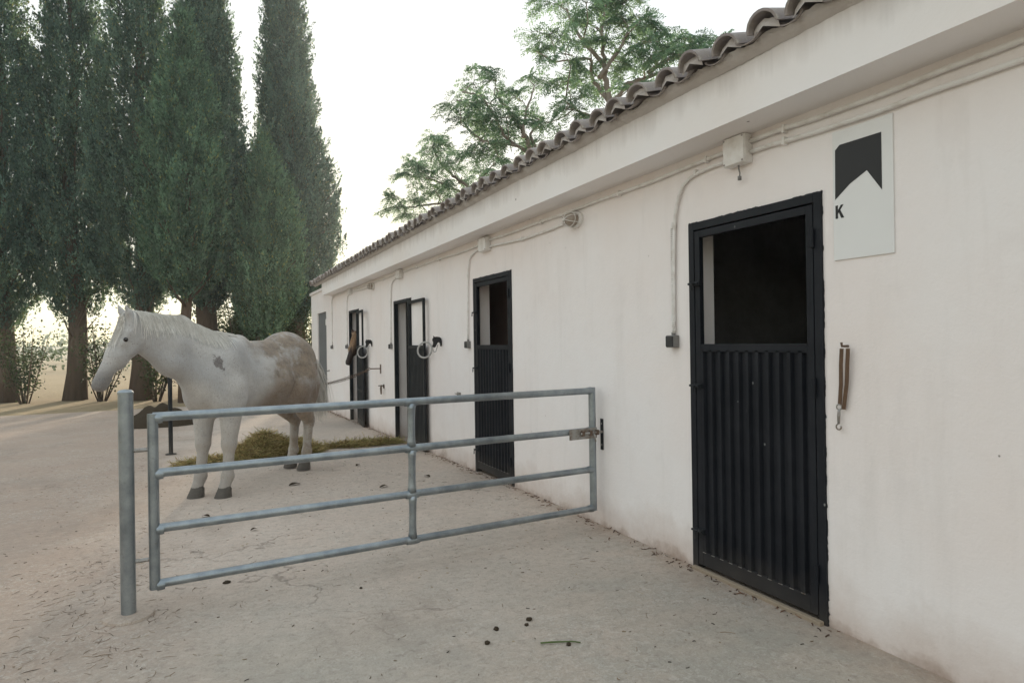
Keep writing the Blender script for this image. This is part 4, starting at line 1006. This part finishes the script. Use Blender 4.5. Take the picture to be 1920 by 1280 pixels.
def dead_leaf(x, y, s, a, label):
    V = []; n = 7
    for i in range(n):
        t = i/(n-1); w = s*.28*math.sin(math.pi*min(1, t*1.02))**.8+.0005
        for q in (-1, 0, 1): V.append((s*(t-.5), q*w, .004+.20*w*abs(q)+.012*math.sin(3*t)))
    F = []
    for i in range(n-1):
        for q in (0, 1): b = 3*i+q; F.append((b, b+3, b+4, b+1))
    V2 = [(p[0], p[1], p[2]-.0012) for p in V]; m = len(V)
    mb = MB(); mb.add(V+V2, F+[tuple(m+i for i in f[::-1]) for f in F]); o = mb.build('dead_leaf', M['dung'], None, smooth=True); o.location = (x, y, float(gz(y))+.002); o.rotation_euler = (0, 0, a); tag(o, label, 'leaf', 'dead leaves on the yard')
for i, (x, y, s, a, l) in enumerate([(-2.02, 7.35, .14, .4, 'largest curled dead leaf, lying right of the forehooves'), (-1.20, 6.7, .10, .2, 'dead leaf just left of the middle gate upright'), (-.62, 7.0, .09, 2.0, 'dead leaf in front of the closed middle door'), (-.45, 6.1, .07, 1.1, 'small dead leaf by the foot of the wall near the gate'),
        (-2.55, 5.6, .06, .3, 'tiny dead leaf between the two lower gate rails'), (-1.15, 8.2, .08, .9, 'dead leaf right of the hind hoof of the white horse'), (-2.9, 6.3, .08, 2.5, 'dead leaf in front of the forehooves of the white horse')]):
    dead_leaf(x, y, s, a, l)

# ------------------------------------------------------------------ cypresses beyond the far end of the stable
def cypress(x, y, env, trunk, label, ntuft, seed, tone=(1, 1, 1), name='cypress_tree', lean=(0, 0), nl=44, leaf=(.07, .13)):
    rnd = np.random.default_rng(seed); g = -.31
    root = empty(name, (x, y, g)); tag(root, label, 'tree', 'cypress trees beyond the stable')
    zs = np.array([e[0] for e in env]); rs = np.array([e[1] for e in env])
    # trunk
    mb = MB(); zt = np.linspace(-.2, zs[-1]*.9, 14)
    P = np.stack([lean[0]*zt/zs[-1]+.10*np.sin(zt*.7+seed), lean[1]*zt/zs[-1]+.10*np.cos(zt*.6+seed), zt], 1)
    mb.tube(P, trunk*(1.15-zt/zs[-1])*np.where(zt < .3, 1.25, 1), 12); mb.build('trunk', M['bark'], root, smooth=True)
    mb = MB()
    for _ in range(26):
        z = rnd.uniform(zs[0]*.65, zs[-1]*.5); a = rnd.uniform(0, 2*math.pi); r = np.interp(z+.8, zs, rs)*.75+.25
        mb.tube([(0, 0, z), (.45*r*math.cos(a), .45*r*math.sin(a), z+.35*r+.1), (r*math.cos(a), r*math.sin(a), z+r*.95+.2)], [.055, .035, .012], 6)
    tag(mb.build('branch', M['bark'], root, smooth=True), kind='stuff')
    # crown: flame shaped tufts of small sprays
    zg = np.linspace(zs[0], zs[-1], 400); wg = np.interp(zg, zs, rs)+.08; cdf = np.cumsum(wg); cdf /= cdf[-1]
    z = np.interp(rnd.random(ntuft), cdf, zg); a = rnd.uniform(0, 2*math.pi, ntuft)
    lob = 1.06+.10*np.sin(2*a+z*.9+seed)+.09*np.sin(3*a-z*1.3+2*seed)-.24*np.abs(np.sin(3.5*a+.9*np.sin(z*1.1+seed)+seed))**3+.07*np.sin(6*a+z*4.3)
    rr = np.interp(z, zs, rs)*lob*(1-.75*rnd.random(ntuft)**2.0)*np.where(rnd.random(ntuft) < .05, rnd.uniform(1.05, 1.22, ntuft), 1)
    C = np.stack([rr*np.cos(a)+lean[0]*z/zs[-1], rr*np.sin(a)+lean[1]*z/zs[-1], z], 1)
    out = np.stack([np.cos(a), np.sin(a), np.zeros(ntuft)], 1)
    ax = out*rnd.uniform(.10, .62, (ntuft, 1))+np.array([0, 0, 1])+rnd.normal(0, .16, (ntuft, 3)); ax /= np.linalg.norm(ax, axis=1)[:, None]
    H = rnd.uniform(.35, 1.05, ntuft); Wd = H*rnd.uniform(.14, .28, ntuft); tt = rnd.uniform(.45, 1.45, ntuft)
    N = ntuft*nl; T = np.repeat(np.arange(ntuft), nl); t = rnd.random(N); prof = np.sin(math.pi*np.clip(t, .02, 1)**.7)**.8
    rad = rnd.normal(0, 1, (N, 3)); rad -= ax[T]*(rad*ax[T]).sum(1)[:, None]; rad /= np.linalg.norm(rad, axis=1)[:, None]+1e-9
    rad *= (Wd[T]*prof*np.sqrt(rnd.random(N)))[:, None]
    P = C[T]+ax[T]*((t-.45)*H[T])[:, None]+rad
    dr = ax[T]+rad*2.2+rnd.normal(0, .34, (N, 3)); dr /= np.linalg.norm(dr, axis=1)[:, None]
    sd = np.cross(dr, rnd.normal(0, 1, (N, 3))); sd /= np.linalg.norm(sd, axis=1)[:, None]+1e-9
    L = rnd.uniform(*leaf, N)[:, None]; w = L*rnd.uniform(.15, .26, (N, 1))
    V = np.stack([P-dr*L*.5, P+sd*w-dr*L*.05, P+dr*L*.5, P-sd*w-dr*L*.05], 1).reshape(-1, 3); Q = np.arange(4*N).reshape(N, 4)
    col = np.array(tone)*(tt[T]*rnd.uniform(.8, 1.2, N))[:, None]; warm = rnd.random(N) < .06; col[warm] *= np.array([1.9, 1.25, .8])
    fast_mesh('crown', V, Q, M['cypress'], root, np.repeat(col, 4, 0))
    return root
cypress(.40, 26.1, [(2.5, .35), (3.6, .8), (4.7, 1.4), (5.9, 1.75), (6.9, 1.8), (8.0, 1.6), (9.6, 1.15), (11.0, 1.12), (12.6, .90), (14.6, .70), (16.4, .5), (17.8, .12)], .30, 'tall cypress rising right behind the far end of the stable', 4600, 1, (.95, .98, 1.05), lean=(-.35, .1))
cypress(-2.70, 24.8, [(3.3, .45), (4.5, 1.3), (6.2, 1.8), (8.2, 1.5), (10.2, 1.1), (12.2, .85), (14.0, .70), (16.0, .55), (18.2, .12)], .33, 'tall broad cypress directly behind the back of the white horse', 4800, 2, (1.0, 1.0, 1.0))
cypress(-1.05, 23.6, [(1.9, .3), (2.7, .8), (4.0, 1.25), (5.4, 1.25), (6.8, .85), (7.8, .5), (9.0, .06)], .16, 'shorter greener cypress in front of the gap between the two tall ones', 2300, 3, (1.15, 1.22, 1.0), lean=(.1, 0))
cypress(-3.35, 23.3, [(3.6, .4), (4.4, 1.1), (5.6, 1.5), (7.2, 1.4), (9.0, 1.05), (11.0, .6), (12.6, .1)], .17, 'slimmer cypress left of the broad cypress over the neck of the horse', 2700, 4, (1.1, 1.18, 1.0))
cypress(-4.75, 25.2, [(3.2, .5), (4.4, 1.4), (6.4, 1.8), (9, 1.55), (12, 1.15), (15, .7), (17.4, .1)], .28, 'tall cypress above the head of the white horse', 3000, 5)
cypress(-6.9, 26.6, [(3.0, .5), (4.4, 1.4), (6.4, 1.8), (9, 1.5), (12, 1.1), (14.6, .6), (16.4, .1)], .28, 'second tall cypress from the left edge', 2600, 6)
cypress(-9.0, 27.0, [(2.6, .5), (4.0, 1.5), (6.4, 1.9), (9, 1.6), (12, 1.1), (14, .7), (15.8, .1)], .28, 'tall cypress at the left edge', 2600, 7)
cypress(-.7, 28.4, [(2.6, .3), (3.4, .8), (5.0, 1.1), (7, .9), (8.4, .5), (9.4, .1)], .2, 'rear cypress filling the gap behind the two tall ones', 1200, 8, (.8, .8, .8))
# leaning side spray on the right of the broad cypress
def shrub(x, y, rx, h, n, label, seed, tone=(1, 1, 1), nst=9):
    rnd = np.random.default_rng(seed); root = empty('shrub', (x, y, -.31)); tag(root, label, 'shrub', 'scrub under the cypresses'); mb = MB(); tips = []
    for i in range(nst):
        a = rnd.uniform(0, 6.28); r = rx*math.sqrt(rnd.random()); p = np.array([r*math.cos(a), r*math.sin(a), h*rnd.uniform(.6, 1)])
        mb.tube([(p[0]*.15, p[1]*.15, 0), (p[0]*.6, p[1]*.6, p[2]*.5), p], [.025, .016, .006], 5); tips.append(p)
    mb.build('stem', M['bark'], root, smooth=True); tips = np.array(tips)
    k = rnd.integers(0, nst, n); t = rnd.uniform(.25, 1.05, n)[:, None]; P = tips[k]*np.concatenate([t**1.2, t**1.2, t], 1)+rnd.normal(0, .16, (n, 3))
    dr = rnd.normal(0, 1, (n, 3)); dr /= np.linalg.norm(dr, axis=1)[:, None]; sd = np.cross(dr, rnd.normal(0, 1, (n, 3))); sd /= np.linalg.norm(sd, axis=1)[:, None]
    L = rnd.uniform(.06, .13, (n, 1)); w = L*.28
    V = np.stack([P-dr*L*.5, P+sd*w, P+dr*L*.5, P-sd*w], 1).reshape(-1, 3); Q = np.arange(4*n).reshape(n, 4)
    fast_mesh('foliage', V, Q, M['shrub'], root, np.repeat(np.array(tone)*rnd.uniform(.5, 1.3, (n, 1)), 4, 0))
rs_ = random.Random(4)
for i, (x, y, rx, h, n, l) in enumerate([(-2.0, 24.2, .7, 2.9, 1500, 'thin brown scrub right of the broad cypress trunk'), (-.5, 24.9, .9, 3.3, 3600, 'dense scrub between the shorter cypress and the stable'), (.7, 24.0, .7, 3.4, 2200, 'scrub at the far corner of the stable'),
        (-1.9, 26.6, .9, 3.4, 5500, 'leafy dark scrub beside the broad cypress trunk'), (-.3, 26.9, 1.0, 3.6, 6000, 'leafy dark scrub left of the far stable corner'),
        (-2.4, 27.8, 1.2, 3.9, 6000, 'tall dark scrub far behind the broad cypress'), (.1, 28.2, 1.3, 4.2, 7500, 'tall dark scrub behind the far corner of the stable'), (-4.6, 28.0, 1.1, 3.2, 1900, 'dark scrub far behind the neck of the horse'), (-1.6, 23.4, .6, 3.3, 1700, 'slim scrub in front of the broad cypress trunk'),
        (-3.4, 25.8, .6, 3.0, 700, 'sparse dry scrub left of the broad cypress trunk'), (-4.3, 24.2, .7, 2.4, 900, 'sparse scrub over the crest of the horse'), (-6.0, 25.5, .9, 2.6, 1500, 'scrub between the cypresses above the horse head'), (-8.2, 26.0, 1.0, 2.6, 1800, 'scrub at the left edge below the cypresses'), (-1.3, 25.4, .9, 3.2, 3600, 'dark scrub right behind the croup of the horse')]):
    shrub(x, y, rx, h, n, l, 50+i, (.8, .75, .8), 10)

# ------------------------------------------------------------------ chinaberry trees behind the roof
T1 = [(4.9, 10.69, 8.25, 0.6), (4.58, 11.08, 7.85, 0.46), (3.89, 11.52, 8.39, 0.47), (4.38, 11.58, 8.22, 0.34), (3.63, 11.54, 7.75, 0.46), (3.52, 11.96, 7.59, 0.32), (3.26, 10.29, 6.78, 0.42), (4.15, 10.74, 7.33, 0.38), (4.72, 11.42, 7.03, 0.52), (3.85, 11.25, 6.71, 0.38), (5.29, 11.06, 7.49, 0.47), (4.81, 9.71, 6.71, 0.4), (5.46, 10.11, 7.49, 0.28), (5.34, 9.73, 6.92, 0.35), (6.01, 9.99, 7.11, 0.36), (6.39, 9.87, 7.28, 0.24), (4.42, 9.7, 6.23, 0.3), (3.72, 10.45, 6.09, 0.43), (3.5, 10.68, 5.91, 0.41), (3.76, 11.83, 6.05, 0.38), (5.0, 10.93, 7.91, 0.44), (4.72, 9.85, 7.56, 0.26), (4.79, 11.09, 8.47, 0.44), (3.74, 10.28, 7.86, 0.25), (4.69, 10.78, 7.11, 0.35), (4.77, 9.76, 7.07, 0.28), (6.25, 9.57, 7.16, 0.29), (6.31, 10.21, 7.47, 0.4), (6.18, 9.83, 6.97, 0.28), (6.14, 10.4, 7.71, 0.27)]
T2 = [(2.82, 12.45, 7.01, 0.39), (3.0, 14.11, 7.59, 0.41), (2.26, 13.14, 6.77, 0.28), (2.85, 12.87, 6.67, 0.49), (4.0, 13.84, 7.32, 0.46), (4.17, 13.54, 7.73, 0.31), (3.24, 12.82, 6.38, 0.55), (3.24, 14.17, 6.72, 0.54), (2.54, 13.66, 6.55, 0.22), (4.1, 13.18, 6.57, 0.45), (2.69, 12.92, 5.82, 0.47), (3.88, 13.82, 6.35, 0.54), (4.24, 13.14, 6.12, 0.37), (3.58, 14.01, 5.88, 0.39), (2.9, 14.2, 5.98, 0.31)]
T3 = [(2.72, 16.31, 6.99, 0.37), (2.88, 16.36, 6.56, 0.46), (2.25, 16.28, 6.01, 0.51), (3.08, 15.84, 6.13, 0.51), (2.42, 15.99, 5.71, 0.5), (2.07, 16.64, 5.97, 0.29), (4.08, 16.27, 6.16, 0.41), (3.95, 15.13, 6.05, 0.33), (2.47, 17.2, 5.33, 0.42), (1.82, 16.83, 5.1, 0.29), (2.03, 16.67, 4.9, 0.34), (3.55, 16.95, 5.86, 0.45), (2.91, 16.59, 5.46, 0.29), (1.72, 16.83, 5.38, 0.17)]
S1 = [[(4.46, 10.66, 1.47), (4.51, 10.63, 4.78), (4.53, 10.62, 6.0), (4.44, 10.66, 6.59), (4.4, 10.69, 7.02), (4.36, 10.7, 7.66), (4.44, 10.67, 8.19)], [(4.52, 10.63, 6.11), (4.27, 10.75, 6.7), (3.94, 10.91, 7.13), (3.61, 11.07, 7.35)], [(4.52, 10.63, 6.06), (4.7, 10.54, 6.53), (4.99, 10.4, 6.69), (5.48, 10.16, 7.11)], [(4.45, 10.66, 6.7), (4.62, 10.58, 7.23), (4.72, 10.53, 7.76)], [(4.52, 10.63, 5.84), (4.07, 10.84, 6.12), (3.69, 11.03, 6.12)], [(4.7, 10.54, 6.53), (5.19, 10.31, 6.79), (5.72, 10.05, 7.05), (6.1, 9.86, 7.15)], [(4.4, 10.69, 7.02), (4.0, 10.88, 7.67), (3.67, 11.04, 8.04)], [(5.19, 10.31, 6.79), (5.62, 10.1, 7.0), (6.01, 9.91, 7.21), (6.34, 9.75, 7.25)]]
S2 = [[(4.0, 12.88, 1.49), (3.99, 12.88, 5.26), (3.92, 12.92, 5.75), (3.79, 12.98, 6.18), (3.52, 13.11, 6.67), (3.3, 13.21, 6.98), (3.2, 13.27, 7.28)], [(3.92, 12.92, 5.75), (4.06, 12.85, 6.24), (4.15, 12.8, 6.54), (3.96, 12.9, 6.66)], [(3.83, 12.96, 5.75), (3.51, 13.12, 6.06), (3.08, 13.32, 6.56), (2.76, 13.48, 6.99), (2.48, 13.61, 7.11)], [(4.0, 12.88, 5.51), (3.56, 13.09, 6.0), (2.85, 13.43, 6.11), (2.53, 13.59, 6.44)], [(3.79, 12.98, 6.18), (3.68, 13.03, 6.73), (3.8, 12.97, 7.33)]]
S3 = [[(3.92, 16.14, 1.51), (3.9, 16.15, 5.01), (3.72, 16.24, 5.75), (3.33, 16.43, 6.04), (2.94, 16.61, 6.49), (2.84, 16.66, 6.93)], [(3.72, 16.24, 5.75), (4.05, 16.08, 6.03), (4.32, 15.95, 6.25)], [(3.84, 16.18, 5.31), (3.19, 16.49, 5.75), (2.6, 16.77, 5.98), (2.21, 16.96, 6.06)], [(3.59, 16.3, 5.82), (3.33, 16.42, 6.19)], [(3.87, 16.16, 5.09), (3.32, 16.43, 5.32), (2.66, 16.75, 5.33), (2.13, 17.0, 5.26), (1.87, 17.13, 5.19)]]

def pinnate(rnd, n, P, D0):
    """feathery twice divided leaves: P bases, D0 directions; returns diamonds"""
    out = []; np_, nl = 6, 4
    up = np.tile(np.array([0, 0, 1.]), (n, 1)); side = np.cross(D0, up); side /= np.linalg.norm(side, axis=1)[:, None]+1e-9; nn = np.cross(side, D0)
    roll = rnd.normal(0, .5, n)[:, None]; s2 = side*np.cos(roll)+nn*np.sin(roll); L = rnd.uniform(.26, .44, (n, 1)); tone = rnd.uniform(.6, 1.3, (n, 1)); tones = []
    for i in range(np_):
        t = (i+.6)/np_; base = P+D0*L*t+np.array([0, 0, -1])*(L*t*t*.45)
        for sg in (-1, 1):
            pd = D0*.55+s2*sg*.95+np.array([0, 0, -.30]); pd /= np.linalg.norm(pd, axis=1)[:, None]; pl = L*.42*(1-.55*abs(t-.4))
            for j in range(nl):
                u = (j+.7)/nl; c = base+pd*pl*u+np.array([0, 0, -1])*(pl*u*u*.2)
                for q in ((-1, 1) if j < nl-1 else (0,)):
                    ld = pd*.8+D0*q*.75+rnd.normal(0, .22, (n, 3))+np.array([0, 0, -.25]); ld /= np.linalg.norm(ld, axis=1)[:, None]
                    wv = np.cross(ld, rnd.normal(0, .5, (n, 3))+np.array([0, 0, 1])); wv /= np.linalg.norm(wv, axis=1)[:, None]+1e-9
                    l = L*rnd.uniform(.13, .19, (n, 1)); w = l*.19
                    out.append(np.stack([c, c+ld*l*.45+wv*w, c+ld*l, c+ld*l*.45-wv*w], 1)); tones.append(tone)
    return np.concatenate(out).reshape(-1, 3), np.concatenate(tones)
def chinaberry(sk, cl, label, seed, trunk_r, dens):
    rnd = np.random.default_rng(seed); base = np.array(sk[0][0]); root = empty('chinaberry_tree', (base[0], base[1], -.3)); tag(root, label, 'tree', 'chinaberry trees behind the roof'); o3 = np.array([base[0], base[1], -.3])
    nodes = []; mb = MB()
    for li, l in enumerate(sk):
        Pm = np.array(l, float)+(rnd.normal(0, .12, (len(l), 3)) if li else 0); 
        if li == 0: Pm[0][2] = -.3
        n = len(Pm); t = np.linspace(0, n-1, (n-1)*6+1); i = np.minimum(t.astype(int), n-2); u = (t-i)[:, None]; Q = Pm[i]*(1-u)+Pm[i+1]*u
        for _ in range(3): Q[1:-1] = .25*Q[:-2]+.5*Q[1:-1]+.25*Q[2:]
        Q[1:-1] += rnd.normal(0, .012, Q[1:-1].shape); r0 = trunk_r if li == 0 else trunk_r*.50
        mb.tube(Q-o3, np.linspace(r0, .016, len(Q)), 8); nodes += [tuple(q) for q in Q[len(Q)//3:]]
    mb.build('trunk', M['bark2'], root, smooth=True); nodes = np.array(nodes); mb = MB(); LP = []; LD = []
    for (cx, cy, cz, r) in cl:
        c = np.array([cx, cy, cz]); d = np.linalg.norm(nodes-c+np.array([0, 0, .25]), axis=1); q = nodes[np.argmin(d)]; m = (q+c)/2+rnd.normal(0, .08, 3)+np.array([0, 0, .05]); e = c+np.array([0, 0, r*.15])
        mb.tube([q-o3, m-o3, e-o3], [.016, .011, .007], 6)
        for k in range(max(4, int(dens*r*r/.12))):
            dv = rnd.normal(0, 1, 3); dv[2] = abs(dv[2])*.8; dv /= np.linalg.norm(dv); tip = c+dv*r*rnd.uniform(.35, 1.0)*np.array([1.1, 1.1, .75])
            mb.tube([e-o3, (e*.45+tip*.55)-o3+np.array([0, 0, .03]), tip-o3], [.009, .006, .004], 4, cap=False)
            for _ in range(4):
                w_ = rnd.normal(0, 1, 3); w_[2] = w_[2]*.5-.15; w_ = w_+dv*.7; w_ /= np.linalg.norm(w_); LP.append(tip-dv*.05*rnd.random()); LD.append(w_)
    tag(mb.build('branch', M['bark2'], root, smooth=True), kind='stuff')
    V, tn = pinnate(rnd, len(LP), np.array(LP)-o3, np.array(LD)); N = len(V)//4
    fast_mesh('crown', V, np.arange(4*N).reshape(N, 4), M['china'], root, np.repeat(tn*np.ones((1, 3)), 4, 0))
chinaberry(S1, T1, 'tall feathery tree behind the middle of the roof', 3, .095, 3.8)
chinaberry(S2, T2, 'feathery tree behind the roof left of the tallest one', 4, .080, 3.8)
chinaberry(S3, T3, 'lowest feathery tree behind the far part of the roof', 5, .075, 4.6)

# far hedges and orchard rows at the edge of the fields
rnd = np.random.default_rng(90); n = 26000
hx_ = rnd.uniform(-150, 120, n); row = rnd.integers(0, 3, n); hy_ = np.array([62, 95, 150])[row]+rnd.normal(0, 1.2, n)
top = np.array([1.9, 2.6, 4.2])[row]*(.55+.45*np.abs(np.sin(hx_*.21+row*2)+.6*np.sin(hx_*.57+row)))
P = np.stack([hx_, hy_, -.3+top*rnd.random(n)**.7], 1); dr = rnd.normal(0, 1, (n, 3)); dr /= np.linalg.norm(dr, axis=1)[:, None]; sd = np.cross(dr, rnd.normal(0, 1, (n, 3))); sd /= np.linalg.norm(sd, axis=1)[:, None]
L = rnd.uniform(.3, .6, (n, 1))*np.array([.8, 1.1, 1.6])[row][:, None]
V = np.stack([P-dr*L*.5, P+sd*L*.3, P+dr*L*.5, P-sd*L*.3], 1).reshape(-1, 3)
tag(fast_mesh('distant_hedge', V, np.arange(4*n).reshape(n, 4), M['shrub'], None, np.repeat(rnd.uniform(.6, 1.3, (n, 1))*np.ones((1, 3)), 4, 0)), 'far hedges across the fields behind the cypresses', 'hedge', kind='stuff')

# ------------------------------------------------------------------ thin volume veil, added to imitate lens flare over the cypresses
hz = MB().box((-262, -122, -1.4), (262, 282, 20.5)).build('flare_veil', None, None); tag(hz, kind='stuff')
hm = bpy.data.materials.new('flare_veil'); hm.use_nodes = True
for n in list(hm.node_tree.nodes):
    if n.type != 'OUTPUT_MATERIAL': hm.node_tree.nodes.remove(n)
pv = hm.node_tree.nodes.new('ShaderNodeVolumePrincipled'); pv.inputs['Color'].default_value = (.78, .93, 1.0, 1); pv.inputs['Density'].default_value = .0013; pv.inputs['Anisotropy'].default_value = .5
hm.node_tree.links.new(pv.outputs[0], [n for n in hm.node_tree.nodes if n.type == 'OUTPUT_MATERIAL'][0].inputs['Volume'])
hz.data.materials.append(hm)
